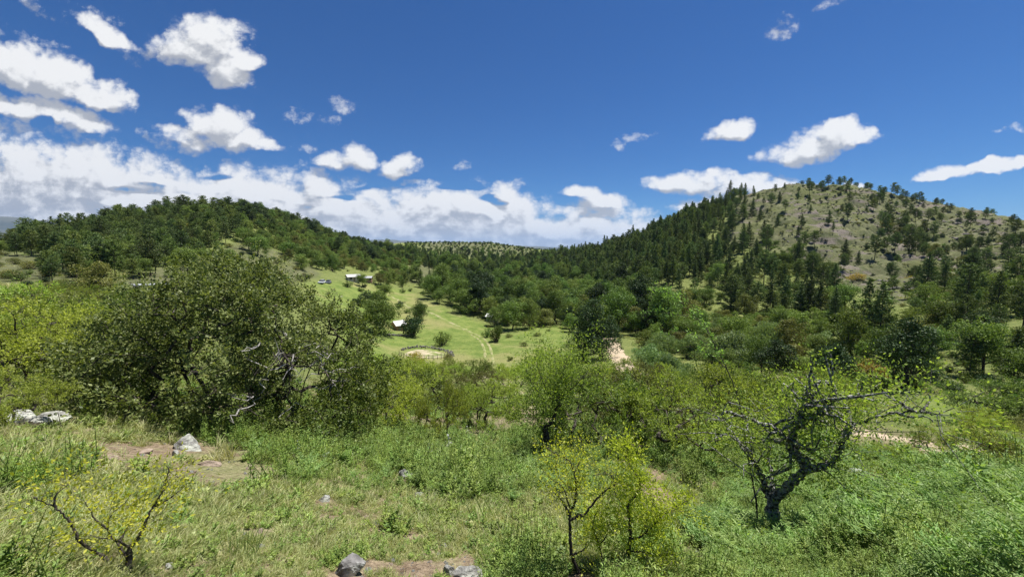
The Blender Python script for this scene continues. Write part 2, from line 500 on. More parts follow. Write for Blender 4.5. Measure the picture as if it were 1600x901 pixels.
def z_of(x, y):
    """Height of the ground, with relief."""
    x = np.asarray(x, float); y = np.asarray(y, float)
    r = np.hypot(x, y) + 1e-6; th = np.arctan2(x, y); lr = np.log(np.maximum(r, .5))
    v = v_raw(np.clip(th, TH0, TH1), lr)
    back = np.clip((np.abs(th) - 1.05) / 1.3, 0, 1); back = back * back * (3 - 2 * back)
    zb = -1.75 - .05 * np.minimum(r, 400)
    z = v * r * (1 - back) + zb * back
    z = np.where(r < .5, -1.75, z)
    amp = np.clip(r / 60, 0, 1)
    z = z + amp * (fbm(x / 38, y / 38, 3, 5) * 1.5) * np.clip((r - 100) / 200, 0, 1)
    z = z + .10 * fbm(x / 1.1, y / 1.1, 3, 11) * np.clip((r - 1) / 6, 0.3, 1) + .25 * fbm(x / 5, y / 5, 3, 21) * np.clip((r - 3) / 15, 0, 1)
    # rocky ledges on the far hills
    far = np.clip((r - 210) / 60, 0, 1) * np.clip((900 - r) / 200, 0, 1) * np.clip((th - .35) / .15, 0, 1)
    rg = 1 - np.abs(2 * fbm(x / 26 + y / 70, z / 9 + y / 30, 4, 31))
    z = z + far * (rg - .55) * 7.0 + far * fbm(x / 8, y / 8, 3, 41) * 3.0
    farl = np.clip((r - 160) / 60, 0, 1) * np.clip((900 - r) / 200, 0, 1) * np.clip((.35 - th) / .15, 0, 1)
    z = z + farl * fbm(x / 12, y / 12, 3, 51) * 1.6
    return z


def cast(px, py, r0=2.0, r1=1200.0):
    """First ground point on the ray through a photograph pixel."""
    d = ray(px, py); d = d / math.hypot(d[0], d[1])
    r = np.exp(np.linspace(math.log(r0), math.log(r1), 1500))
    g = z_of(d[0] * r, d[1] * r) - d[2] * r
    k = np.argmax(g > 0)
    if g[k] <= 0: k = len(r) - 1
    return np.array([d[0] * r[k], d[1] * r[k], float(z_of(d[0] * r[k], d[1] * r[k]))])


def at(px, r):
    """Ground point below a photograph column at horizontal distance r."""
    d = ray(px, 560); d = d / math.hypot(d[0], d[1])
    return np.array([d[0] * r, d[1] * r, float(z_of(d[0] * r, d[1] * r))])


def P3(px, py, r):
    """Point on the ray of a pixel at horizontal distance r."""
    d = ray(px, py)
    return d / math.hypot(d[0], d[1]) * r


# ------------------------------------------------------------------ materials

def mat(name):
    m = bpy.data.materials.new(name); m.use_nodes = True
    T = NT(m.node_tree)
    for n in list(m.node_tree.nodes): m.node_tree.nodes.remove(n)
    out = T.n('ShaderNodeOutputMaterial')
    return m, T, out


def leaf_mat(name, c1, c2, trans=.35, spec=.04, objvar=.25, tcol=None):
    """Leaves: colour differs from leaf to leaf and from plant to plant; light comes through them."""
    m, T, out = mat(name)
    geo = T.n('ShaderNodeNewGeometry'); oi = T.n('ShaderNodeObjectInfo')
    col = T.mix(geo.outputs['Random Per Island'], c1, c2)
    hs = T.n('ShaderNodeHueSaturation')
    T.t.links.new(col, hs.inputs['Color'])
    T.plug(hs, 'Value', T.m('MULTIPLY_ADD', T.m('SUBTRACT', oi.outputs['Random'], .5), 2 * objvar, 1.0))
    T.plug(hs, 'Hue', T.m('MULTIPLY_ADD', T.m('SUBTRACT', T.m('FRACT', T.m('MULTIPLY', oi.outputs['Random'], 7.31)), .5), .035, .5))
    d = T.n('ShaderNodeBsdfDiffuse'); T.t.links.new(hs.outputs[0], d.inputs[0])
    t = T.n('ShaderNodeBsdfTranslucent')
    tc = T.mix(1.0, hs.outputs[0], hs.outputs[0])
    mul = T.n('ShaderNodeMix', data_type='RGBA', blend_type='MULTIPLY')
    mul.inputs[0].default_value = 1.0
    rg = [i for i in mul.inputs if i.type == 'RGBA']
    T.t.links.new(hs.outputs[0], rg[0]); rg[1].default_value = (*(tcol or (1.25, 1.3, .55)), 1)
    T.t.links.new([o for o in mul.outputs if o.type == 'RGBA'][0], t.inputs[0])
    mx = T.n('ShaderNodeMixShader'); mx.inputs[0].default_value = trans
    T.t.links.new(d.outputs[0], mx.inputs[1]); T.t.links.new(t.outputs[0], mx.inputs[2])
    g = T.n('ShaderNodeBsdfGlossy'); g.inputs['Roughness'].default_value = .45; g.inputs[0].default_value = (1, 1, 1, 1)
    m2 = T.n('ShaderNodeMixShader'); m2.inputs[0].default_value = spec
    T.t.links.new(mx.outputs[0], m2.inputs[1]); T.t.links.new(g.outputs[0], m2.inputs[2])
    T.t.links.new(m2.outputs[0], out.inputs[0])
    return m


def rough_mat(name, c1, c2, scale=6.0, rough=.85, bump=.4, c3=None, scale3=2.0, lo=.5, hi=.6):
    m, T, out = mat(name)
    tc = T.n('ShaderNodeTexCoord'); V = tc.outputs['Object']
    n = T.noise(V, scale, 6, .62)
    col = T.mix(T.ss(n, .32, .68), c1, c2)
    if c3:
        col = T.mix(T.ss(T.noise(V, scale3, 5, .65), lo, hi), col, c3)
    b = T.n('ShaderNodeBsdfPrincipled'); b.inputs['Roughness'].default_value = rough
    b.inputs['Specular IOR Level'].default_value = .25
    T.t.links.new(col, b.inputs['Base Color'])
    bp = T.n('ShaderNodeBump'); bp.inputs['Strength'].default_value = bump; bp.inputs['Distance'].default_value = .05
    T.t.links.new(n, bp.inputs['Height']); T.t.links.new(bp.outputs[0], b.inputs['Normal'])
    T.t.links.new(b.outputs[0], out.inputs[0])
    return m


def plain_mat(name, c, rough=.5, metal=0.0):
    return rough_mat(name, tuple(x * .88 for x in c), tuple(min(1, x * 1.08) for x in c), 3.0, rough, .05)


M = dict(
    bark=rough_mat('bark', (.035, .028, .022), (.10, .085, .07), 14, .95, .8, (.22, .21, .19), 5, .60, .72),
    lichen_bark=rough_mat('lichen_bark', (.03, .026, .022), (.085, .075, .065), 22, .95, .9, (.42, .415, .385), 30, .42, .62),
    dead_wood=rough_mat('dead_wood', (.20, .18, .165), (.42, .40, .37), 12, .9, .5),
    far_bark=rough_mat('far_bark', (.05, .04, .032), (.12, .095, .075), 3, .95, .3),
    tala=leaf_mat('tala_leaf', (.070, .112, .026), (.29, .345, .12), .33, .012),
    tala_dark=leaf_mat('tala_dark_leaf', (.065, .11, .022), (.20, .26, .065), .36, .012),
    thorn=leaf_mat('thorn_leaf', (.16, .21, .035), (.36, .43, .10), .50, .01, .25, (1.4, 1.45, .6)),
    yellow=leaf_mat('yellow_leaf', (.33, .37, .03), (.58, .60, .07), .45, .01, .10, (1.2, 1.3, .45)),
    fresh=leaf_mat('fresh_leaf', (.14, .25, .045), (.32, .44, .13), .40, .012, .18),
    pine=leaf_mat('pine_needle', (.055, .092, .030), (.16, .21, .07), .18, .01, .36),
    pine_light=leaf_mat('pine_needle_light', (.085, .13, .032), (.20, .245, .07), .2, .01, .3),
    broad=leaf_mat('broad_leaf', (.070, .118, .028), (.18, .245, .06), .28, .01, .36),
    broad_light=leaf_mat('broad_leaf_light', (.11, .17, .032), (.23, .29, .08), .30, .01, .28),
    olive=leaf_mat('olive_leaf', (.10, .115, .032), (.22, .225, .07), .28, .01, .28),
    willow=leaf_mat('willow_leaf', (.15, .22, .09), (.30, .38, .18), .30, .012, .2),
    dark=leaf_mat('dark_leaf', (.024, .048, .019), (.07, .105, .038), .15, .012, .2),
    bloom=leaf_mat('bloom_leaf', (.26, .21, .04), (.42, .34, .07), .25, .01, .2),
    grass=leaf_mat('grass_blade', (.21, .25, .075), (.44, .46, .21), .38, .01, .3),
    straw=leaf_mat('straw_blade', (.33, .33, .15), (.54, .52, .29), .35, .01, .25),
    weed=leaf_mat('weed_leaf', (.15, .22, .04), (.31, .41, .11), .40, .012, .3),
    weed_dark=leaf_mat('weed_dark_leaf', (.10, .165, .035), (.21, .29, .08), .36, .012, .25),
    feather=leaf_mat('feathery_leaf', (.17, .27, .07), (.33, .45, .16), .42, .01, .25),
    flower=leaf_mat('white_flower', (.65, .65, .60), (.8, .8, .75), .3, .02, .1, (1, 1, 1)),
    rock=rough_mat('lichen_rock', (.16, .155, .14), (.36, .355, .325), 9, .9, .9, (.44, .45, .385), 5.0, .46, .62),
    rock_dark=rough_mat('dark_rock', (.10, .095, .09), (.25, .24, .225), 8, .9, .8, (.50, .50, .46), 3.5, .52, .62),
    rock_red=rough_mat('red_rock', (.22, .165, .125), (.38, .30, .235), 8, .9, .7),
    stone=rough_mat('wall_stone', (.10, .095, .09), (.24, .22, .20), 2, .95, .5),
    hill_rock=rough_mat('hill_rock', (.10, .085, .08), (.26, .23, .21), 1.2, .95, .6),
    track=rough_mat('track_dirt', (.24, .23, .10), (.34, .31, .17), .6, 1.0, .4, (.17, .20, .055), .4, .42, .56),
    road=rough_mat('road_dirt', (.34, .27, .18), (.46, .37, .26), .5, 1.0, .3),
    sand=rough_mat('corral_sand', (.32, .27, .17), (.45, .39, .26), .5, 1.0, .3, (.16, .19, .055), .22, .47, .58),
    white=plain_mat('white_paint', (.52, .52, .50), .6),
    tin=plain_mat('tin_roof', (.40, .41, .42), .45),
    wall=plain_mat('plaster_wall', (.55, .50, .42), .9),
    wood=rough_mat('weathered_wood', (.16, .13, .10), (.30, .26, .21), 5, .9, .4),
    glass=plain_mat('dark_glass', (.03, .035, .04), .1),
    carwhite=plain_mat('car_paint_white', (.70, .71, .73), .25),
    cargrey=plain_mat('car_paint_grey', (.16, .18, .21), .25),
    tyre=plain_mat('tyre_rubber', (.02, .02, .02), .8),
    brick=rough_mat('brick_wall', (.25, .15, .10), (.38, .26, .18), 3, .9, .3),
    ochre=plain_mat('ochre_roof', (.50, .40, .16), .7),
)


def ground_mat():
    m, T, out = mat('grassland')
    tc = T.n('ShaderNodeTexCoord'); V = tc.outputs['Object']

    def attr(n):
        a = T.n('ShaderNodeAttribute'); a.attribute_name = n
        return a.outputs['Fac']
    big = T.noise(V, .035, 4, .6); mid = T.noise(V, .28, 5, .65); fine = T.noise(V, 2.6, 5, .7); micro = T.noise(V, 16, 4, .7)
    grass = T.mix(T.ss(mid, .3, .7), (.075, .115, .026), (.16, .19, .055))
    grass = T.mix(T.ss(fine, .35, .7), grass, (.20, .21, .075))
    lush = T.mix(T.ss(mid, .35, .65), (.115, .165, .036), (.19, .23, .06))
    lush = T.mix(T.ss(big, .48, .62), lush, (.24, .235, .09))
    lush = T.mix(T.m('MULTIPLY', T.ss(fine, .50, .70), .7), lush, (.075, .115, .028))
    dry = T.mix(T.ss(mid, .3, .7), (.090, .102, .046), (.152, .152, .080))
    dry = T.mix(T.ss(big, .46, .62), dry, (.112, .122, .048))
    sv = T.n('ShaderNodeVectorMath', operation='MULTIPLY'); T.t.links.new(V, sv.inputs[0]); sv.inputs[1].default_value = (.045, .045, .22)
    rockm = T.m('MULTIPLY', T.ss(T.noise(sv.outputs[0], 1.0, 6, .68, dist=.4), .52, .62), attr('rocky'))
    dry = T.mix(rockm, dry, T.mix(T.ss(fine, .3, .7), (.12, .10, .085), (.22, .19, .16)))
    dry = T.mix(T.m('MULTIPLY', T.ss(T.noise(V, .7, 4, .7), .56, .66), .7), dry, (.065, .075, .024))
    soil = T.mix(T.ss(T.m('ADD', T.m('MULTIPLY', micro, .6), T.m('MULTIPLY', fine, .4)), .35, .65), (.14, .10, .065), (.36, .28, .19))
    near = T.mix(T.ss(T.m('ADD', T.m('MULTIPLY', mid, .5), T.m('MULTIPLY', fine, .5)), .46, .60), soil, T.mix(T.ss(micro, .35, .65), (.15, .16, .06), (.30, .28, .15)))
    col = T.mix(attr('lush'), grass, lush)
    col = T.mix(attr('dry'), col, dry)
    col = T.mix(attr('near'), col, near)
    b = T.n('ShaderNodeBsdfPrincipled'); b.inputs['Roughness'].default_value = 1.0
    b.inputs['Specular IOR Level'].default_value = .1
    T.t.links.new(col, b.inputs['Base Color'])
    hgt = T.m('ADD', T.m('MULTIPLY', mid, 1.0), T.m('MULTIPLY', fine, .35))
    hgt = T.m('ADD', hgt, T.m('MULTIPLY', micro, .05))
    bp = T.n('ShaderNodeBump'); bp.inputs['Strength'].default_value = 1.0; bp.inputs['Distance'].default_value = .8
    T.t.links.new(hgt, bp.inputs['Height']); T.t.links.new(bp.outputs[0], b.inputs['Normal'])
    T.t.links.new(b.outputs[0], out.inputs[0])
    return m


LUSH = [(470, 440), (560, 440), (640, 455), (720, 490), (780, 512), (900, 512), (930, 570), (880, 600), (700, 600), (560, 585), (520, 500)]
LUSH2 = [(1440, 620), (1540, 625), (1560, 650), (1520, 665), (1360, 660)]
DRY_LEFT = [(270, 415), (380, 375), (470, 405), (500, 430), (430, 450), (330, 460), (150, 480), (120, 450)]
DRY_MOUND = [(635, 412), (680, 405), (710, 432), (690, 447), (640, 440)]
DRY_BACK = [(640, 382), (740, 370), (850, 384), (800, 405), (700, 398)]
DRY_FL = [(-20, 392), (70, 395), (140, 380), (120, 440), (-20, 445)]


def make_ground():
    th = np.concatenate([np.linspace(-PI, -1.12, 34)[:-1], np.linspace(-1.12, 1.12, 540), np.linspace(1.12, PI, 34)[1:]])
    r = np.concatenate([[.05], np.exp(np.linspace(math.log(.4), math.log(2), 12))[:-1], np.exp(np.linspace(math.log(2), math.log(90), 170))[:-1],
                        np.exp(np.linspace(math.log(90), math.log(620), 200))[:-1], np.exp(np.linspace(math.log(620), math.log(1100), 26))[:-1], np.exp(np.linspace(math.log(1100), math.log(40000), 24))])
    A, R = np.meshgrid(th, r, indexing='ij')
    X, Y = R * np.sin(A), R * np.cos(A)
    Z = z_of(X, Y)
    v = np.stack([X, Y, Z], -1).reshape(-1, 3)
    na, nr = len(th), len(r)
    i = np.arange(na - 1)[:, None] * nr; j = np.arange(nr - 1)[None, :]
    q = np.stack([i + j, i + nr + j, i + nr + j + 1, i + j + 1], -1).reshape(-1, 4)
    q = q[:, ::-1]
    mb = MB().add(v, q)
    me = mb.mesh('ground', [ground_mat()], True)
    px, py = project(X, Y, Z)
    px = px + 14 * fbm(X / 15, Y / 15, 3, 71); py = py + 8 * fbm(X / 15, Y / 15, 3, 77)
    front = Y > 0

    def att(n, a):
        a = gsmooth(gsmooth(a.astype(float), 1.2, 0), 1.2, 1)
        at_ = me.attributes.new(n, 'FLOAT', 'POINT'); at_.data.foreach_set('value', a.astype(np.float32).ravel())
    vis = front & (R > 40)
    att('lush', vis & (R < 330) & (inpoly(px, py, LUSH) | inpoly(px, py, LUSH2)))
    dry = vis & (inpoly(px, py, ROCKY) | inpoly(px, py, DRY_LEFT) | inpoly(px, py, DRY_MOUND) | inpoly(px, py, DRY_BACK)  | inpoly(px, py, DRY_FL) | (R > 1500))
    att('dry', dry)
    att('rocky', vis & inpoly(px, py, ROCKY))
    att('near', np.clip((34 - R) / 14, 0, 1))
    o = obj('ground', me)
    tag(o, 'grassy hillside falling to a green valley between two hills', kind='structure')
    return v.reshape(na, nr, 3), th, r


GV, GTH, GR = make_ground()


def zg(x, y):
    """Height of the built ground mesh (bilinear inside its cells)."""
    x = np.asarray(x, float); y = np.asarray(y, float)
    a = np.arctan2(x, y); r = np.hypot(x, y)
    i = np.clip(np.searchsorted(GTH, a) - 1, 0, len(GTH) - 2); j = np.clip(np.searchsorted(GR, r) - 1, 0, len(GR) - 2)
    f = np.clip((a - GTH[i]) / (GTH[i + 1] - GTH[i]), 0, 1); g = np.clip((r - GR[j]) / (GR[j + 1] - GR[j]), 0, 1)
    Z = GV[..., 2]
    return (Z[i, j] * (1 - g) + Z[i, j + 1] * g) * (1 - f) + (Z[i + 1, j] * (1 - g) + Z[i + 1, j + 1] * g) * f


# visibility of ground points from the viewpoint
_rv = np.exp(np.linspace(math.log(2), math.log(1100), 420)); _tv = np.linspace(-1.05, 1.05, 420)
_A, _R = np.meshgrid(_tv, _rv, indexing='ij')
_V = z_of(_R * np.sin(_A), _R * np.cos(_A)) / _R
_VM = np.maximum.accumulate(_V, axis=1)


def hidden(x, y, z):
    """How far (in slope) a ground point lies below the sight line."""
    r = np.hypot(x, y); a = np.arctan2(x, y)
    i = np.clip(np.round((a + 1.05) / 2.1 * 419), 0, 419).astype(int)
    j = np.clip(np.searchsorted(_rv, r) - 1, 0, 419)
    return _VM[i, j] - z / r


def mountains():
    m, T, out = mat('mountain_slope')
    tc = T.n('ShaderNodeTexCoord')
    n = T.noise(tc.outputs['Object'], .0012, 6, .6)
    col = T.mix(T.ss(n, .35, .65), (.05, .06, .05), (.11, .11, .085))
    b = T.n('ShaderNodeBsdfDiffuse'); T.t.links.new(col, b.inputs[0]); T.t.links.new(b.outputs[0], out.inputs[0])
    crest = [(-700, 345), (-300, 332), (-60, 330), (30, 334), (70, 340), (110, 348), (150, 356), (220, 372), (300, 388), (480, 384), (560, 372), (600, 371.5), (650, 374),
             (690, 378), (800, 380), (850, 382), (900, 386), (1000, 389), (1600, 391)]
    a = [azel(p, q)[0] for p, q in crest]; e = [math.tan(azel(p, q)[1]) for p, q in crest]
    th = np.linspace(-1.15, 1.0, 420); sl = np.interp(th, a, e)
    sl = gsmooth(sl, 3, 0)
    R = 15000.0
    u = np.linspace(-1, 1, 41)
    A, U = np.meshgrid(th, u, indexing='ij')
    hgt = np.maximum(sl, 0)[:, None] * R
    rr = R + U * 4200 + 700 * fbm(A * 14, U * 2, 3, 5)
    prof = np.clip(1 - np.abs(U) ** 1.3, 0, 1)
    z = hgt * prof * (1 + .22 * (1 - prof) * 4 * prof * fbm(A * 30, U * 3, 4, 9) * 2) - 75
    v = np.stack([rr * np.sin(A), rr * np.cos(A), z + fbm(A * 60, U * 6, 3, 3) * 26 * prof], -1).reshape(-1, 3)
    na, nu = A.shape
    i = np.arange(na - 1)[:, None] * nu; j = np.arange(nu - 1)[None, :]
    q = np.stack([i + j, i + j + 1, i + nu + j + 1, i + nu + j], -1).reshape(-1, 4)[:, ::-1]
    o = MB().add(v, q).build('mountains', m, smooth=True)
    tag(o, 'long low blue mountain range on the horizon', kind='structure')


mountains()
# ------------------------------------------------------------------ vegetation builders

def unit(v):
    return v / (np.linalg.norm(v, axis=-1, keepdims=True) + 1e-9)


def rand_dirs(n, up=0.0, R=None):
    R = R or rng
    v = R.normal(size=(n, 3)); v[:, 2] += up
    return unit(v)


def smooth_path(pts, k=5):
    """Catmull-Rom through the points."""
    p = np.asarray(pts, float)
    p = np.vstack([2 * p[0] - p[1], p, 2 * p[-1] - p[-2]])
    out = []
    for i in range(1, len(p) - 2):
        for t in np.linspace(0, 1, k, endpoint=False):
            a, b, c, d = p[i - 1], p[i], p[i + 1], p[i + 2]
            out.append(.5 * (2 * b + (c - a) * t + (2 * a - 5 * b + 4 * c - d) * t * t + (3 * b - a - 3 * c + d) * t ** 3))
    out.append(p[-2])
    return np.array(out)


def branch_graph(stems, targets, seg=.45, gnarl=.12, r_tip=.006, expo=.5, base_r=None, skip=1):
    """Joins every target to the nearest branch; returns nodes, parents, radii, tips and the stem node ranges."""
    N, Pp = [], []
    ranges = []
    for st in stems:
        s0 = len(N)
        for k, p in enumerate(st):
            N.append(np.array(p, float)); Pp.append(len(N) - 2 if k else -1)
        ranges.append((s0, len(N)))
    N = np.array(N)
    blocked = np.zeros(len(N), bool)
    for (a, b) in ranges: blocked[a:a + skip] = True
    root = np.mean([s[0] for s in stems], axis=0)
    order = np.argsort(np.linalg.norm(targets - root, axis=1))
    tips = []
    cap = len(N) + len(targets) * 8
    NA = np.zeros((cap, 3)); NA[:len(N)] = N; n = len(N)
    BL = np.zeros(cap, bool); BL[:n] = blocked
    for ti in order:
        t = targets[ti]
        d = np.linalg.norm(NA[:n] - t, axis=1) + 1e3 * BL[:n] + .25 * np.maximum(0, NA[:n, 2] - t[2])
        k = int(np.argmin(d)); dist = np.linalg.norm(NA[k] - t)
        m = min(7, max(1, int(round(dist / seg))))
        par = k; a = NA[k].copy()
        for j in range(1, m + 1):
            p = a + (t - a) * j / m
            if j < m: p = p + rng.normal(size=3) * gnarl * dist / m
            NA[n] = p; Pp.append(par); par = n; n += 1
        tips.append(par)
    Pp = np.array(Pp); cnt = np.zeros(n); cnt[tips] += 1
    for i in range(n - 1, -1, -1):
        if Pp[i] >= 0: cnt[Pp[i]] += cnt[i]
    rad = r_tip * np.maximum(cnt, 1) ** expo
    return NA[:n], Pp, rad, np.array(tips), ranges


def graph_mesh(mb, N, Pp, rad, sides=5, mat=0, maxr=9):
    e = np.where(Pp >= 0)[0]
    ra = np.minimum(rad[Pp[e]], rad[e] * 1.35); rb = rad[e]
    mb.edges(N[Pp[e]] - (N[e] - N[Pp[e]]) * .08, N[e], np.minimum(ra, maxr), np.minimum(rb, maxr), sides, mat)


def sprays(mb, tips_p, out_dir, n_per, spread, L, W, mat=0, up=.35, sprig=0.0):
    """Leaves along short leafy shoots that leave the twig ends."""
    k = len(tips_p); n = k * n_per
    d = unit(out_dir * .7 + rng.normal(size=(k, 3)) * .55 + np.array([0, 0, .40]))
    ln = sprig * rng.uniform(.5, 1.4, k)
    c = np.repeat(tips_p, n_per, 0); dd = np.repeat(d, n_per, 0); t = rng.uniform(-.15, 1, n)
    off = rng.normal(size=(n, 3)) * (spread * (1.1 - .55 * np.clip(t, 0, 1)))[:, None]
    P = c + dd * (np.repeat(ln, n_per) * t)[:, None] + off
    D = unit(off / (spread + 1e-6) * .8 + dd * .8 + rng.normal(size=(n, 3)) * .35)
    s = rng.uniform(.65, 1.3, n)
    mb.leaves(P, D, rand_dirs(n, up), L * s, W * s, mat)


def make_thorn(name, H, R, leaf, n_clump, n_per_tip, tips_per_clump=10, lean=(0, 0), stems=1, L=.075, W=.036, flat=.42, spread=.06, bare=0, crown_lo=.55):
    """A low thorny tree: crooked dark stems, spreading limbs, a broken flattish crown of tiny leaves."""
    ss = []
    for s in range(stems):
        a = rng.uniform(0, 2 * PI); k = 6
        b0 = np.array([math.cos(a), math.sin(a), 0]) * (.12 * (stems > 1))
        d = np.array([lean[0] + math.cos(a) * .25 * (stems > 1), lean[1] + math.sin(a) * .25 * (stems > 1), 1.0])
        pts = [b0 + np.array([0, 0, -.25])]
        p = b0.copy()
        for j in range(k):
            pts.append(p.copy())
            p = p + unit(d + rng.normal(size=3) * np.array([.38, .38, .1])) * H * crown_lo / k * 1.1
        ss.append(pts)
    cl = []
    for _ in range(n_clump):
        a = rng.uniform(0, 2 * PI); q = math.sqrt(rng.uniform(0.02, 1)) * R
        zt = H * (1 - flat * (q / R) ** 2 * rng.uniform(.7, 1.2))
        z = zt - (rng.uniform(0, 1) ** 2.2) * H * (1 - crown_lo) * .85
        cl.append([math.cos(a) * q + lean[0] * H * .3, math.sin(a) * q + lean[1] * H * .3, max(z, H * .30)])
    cl = np.array(cl)
    tg = np.repeat(cl, tips_per_clump, 0) + rng.normal(size=(n_clump * tips_per_clump, 3)) * np.array([1, 1, .55]) * R * .13
    tg = np.vstack([cl, tg])
    tg[:, 2] = np.clip(tg[:, 2], H * .16, H * 1.02)
    N, Pp, rad, tips, _ = branch_graph(ss, tg, seg=.28, gnarl=.35, r_tip=.0055, expo=.47, skip=4)
    tb = MB(); graph_mesh(tb, N, Pp, rad, 5)
    leafy = tips[rng.uniform(size=len(tips)) > bare]
    cb = MB()
    sprays(cb, N[leafy], unit(N[leafy] - N[np.maximum(Pp[leafy], 0)]), n_per_tip, spread, L, W, sprig=.34)
    return tb.mesh(name + '_trunk', [M['bark']]), cb.mesh(name + '_crown', [M[leaf]])


def make_pine(name, H, mode, leaf):
    """A pine: straight tapered trunk, uneven whorls of drooping and rising boughs with needle tufts, gaps between."""
    tb, cb = MB(), MB()
    k = 9
    bend = rng.normal(size=2) * .02 * H
    zs = np.linspace(-.6, H * .99, k)
    pts = np.stack([bend[0] * (zs / H) ** 2, bend[1] * (zs / H) ** 2, zs], -1)
    tb.tube(pts, np.linspace(H * .017, H * .002, k), 6)
    lo = {'cone': .10, 'open': .34, 'round': .28, 'column': .12}[mode]
    nw = int(H * 1.9)
    A, B, ra = [], [], []
    for w in range(nw):
        f = w / (nw - 1)
        z = H * (lo + (1 - lo) * f ** .95)
        if mode == 'cone': L = H * .25 * (1 - f) ** .8 + .25
        elif mode == 'column': L = H * .16 * (1 - f ** 2) ** .7 + .2
        elif mode == 'open': L = H * .24 * math.sin(PI * min(1, .18 + .80 * f)) ** .8 + .2
        else: L = H * .27 * math.sin(PI * min(1, .22 + .74 * f)) ** .6 + .2
        nb = rng.integers(4, 7)
        a0 = rng.uniform(0, 2 * PI)
        for b in range(nb):
            if rng.uniform() < (.12 if mode in ('cone', 'column') else .22): continue
            a = a0 + b * 2 * PI / nb + rng.normal() * .25
            l = L * rng.uniform(.55, 1.25)
            rise = rng.uniform(-.12, .30) + (.35 * f if mode != 'cone' else .15 * f)
            c = np.interp(z, zs, pts[:, 0]), np.interp(z, zs, pts[:, 1])
            s = np.array([c[0], c[1], z]); d = np.array([math.cos(a), math.sin(a), rise])
            e = s + d * l
            A.append(s); B.append(e); ra.append(.012 + .010 * l)
            nt = max(2, int(l / .30))
            t = np.linspace(.30 if mode != 'open' else .45, 1.02, nt)
            ctr = s + d * l * t[:, None] + rng.normal(size=(nt, 3)) * .10
            m = 6
            cc = np.repeat(ctr, m, 0) + rng.normal(size=(nt * m, 3)) * np.array([.16, .16, .11])
            D = unit(np.repeat(d[None], nt * m, 0) * .5 + rng.normal(size=(nt * m, 3)) * .75 + np.array([0, 0, .30]))
            sz = rng.uniform(.32, .62, nt * m)
            cb.leaves(cc, D, rand_dirs(nt * m, .3), sz, sz * .42)
    tb.edges(A, B, ra, np.array(ra) * .3, 4)
    # leader tuft
    n = 26
    cb.leaves(np.array([pts[-1]] * n) + rng.normal(size=(n, 3)) * np.array([.12, .12, .35]) - np.array([0, 0, .2]), rand_dirs(n, 1.2), rand_dirs(n), .5, .17)
    return tb.mesh(name + '_trunk', [M['far_bark']]), cb.mesh(name + '_crown', [M[leaf]])


def make_broad(name, H, R, leaf, lo=.18, blobs=46, per=110, size=.30, aspect=.75, droop=0.0, gap=.12, top=1.0):
    """A broadleaf tree: trunk, limbs, and a crown of many leafy clumps of different sizes with gaps between them."""
    C, rad = [], []
    zc = H * (lo + 1) / 2; hz = H * (1 - lo) / 2
    for _ in range(blobs):
        d = rand_dirs(1, .25)[0]
        q = rng.uniform(.45, .95) if rng.uniform() < .8 else rng.uniform(.1, .5)
        wx = 1 - .35 * max(0, d[2]) * (2 - top)
        C.append([d[0] * R * q * wx, d[1] * R * q * wx, zc + d[2] * hz * q]); rad.append(R * rng.uniform(.16, .36))
    C = np.array(C); rad = np.array(rad)
    tb = MB()
    st = [[0, 0, -.5], [.04 * H * rng.normal(), .04 * H * rng.normal(), H * lo * .6], [.05 * H * rng.normal(), .05 * H * rng.normal(), H * (lo + .12)], [.05 * H * rng.normal(), .05 * H * rng.normal(), H * .5]]
    N, Pp, rr, tips, _ = branch_graph([st], C, seg=H * .14, gnarl=.2, r_tip=.022 * H / 8, expo=.52, skip=2)
    graph_mesh(tb, N, Pp, rr, 5)
    cb = MB()
    for c, r in zip(C, rad):
        n = int(per * (r / (R * .26)) ** 2)
        d = rand_dirs(n, .25)
        q = rng.uniform(.55, 1.08, n) ** .7
        Pq = c + d * r * q[:, None] * np.array([1, 1, aspect])
        Nn = unit(d + rng.normal(size=(n, 3)) * .55)
        T = np.cross(Nn, rand_dirs(n)); T[:, 2] -= droop
        s = size * rng.uniform(.6, 1.35, n)
        cb.leaves(Pq, T, Nn, s * (1 + droop), s * (.62 - .25 * min(1, droop)), 0, .1)
    return tb.mesh(name + '_trunk', [M['far_bark']]), cb.mesh(name + '_crown', [M[leaf]])


def make_bush(name, H, R, leaf, blobs=22, per=70, size=.2):
    C, rad = [], []
    cb = MB(); tb = MB()
    for _ in range(blobs):
        a = rng.uniform(0, 2 * PI); q = math.sqrt(rng.uniform(0, 1)) * R * .78
        C.append([math.cos(a) * q, math.sin(a) * q, H * rng.uniform(.18, .80) * (1 - .5 * (q / R) ** 2)]); rad.append(R * rng.uniform(.2, .38))
    for c, r in zip(np.array(C), rad):
        n = int(per * (r / (R * .28)) ** 2)
        d = rand_dirs(n, .3)
        Pq = c + d * r * (rng.uniform(.5, 1.1, n) ** .6)[:, None] * np.array([1, 1, .8])
        Pq[:, 2] = np.maximum(Pq[:, 2], .02)
        Nn = unit(d + rng.normal(size=(n, 3)) * .6)
        s = size * rng.uniform(.6, 1.3, n)
        cb.leaves(Pq, np.cross(Nn, rand_dirs(n)), Nn, s, s * .6, 0, .1)
    tb.edges([[0, 0, -.3]] * len(C), C, [.03 * H] * len(C), [.008 * H] * len(C), 4)
    return tb.mesh(name + '_stem', [M['far_bark']]), cb.mesh(name + '_crown', [M[leaf]])


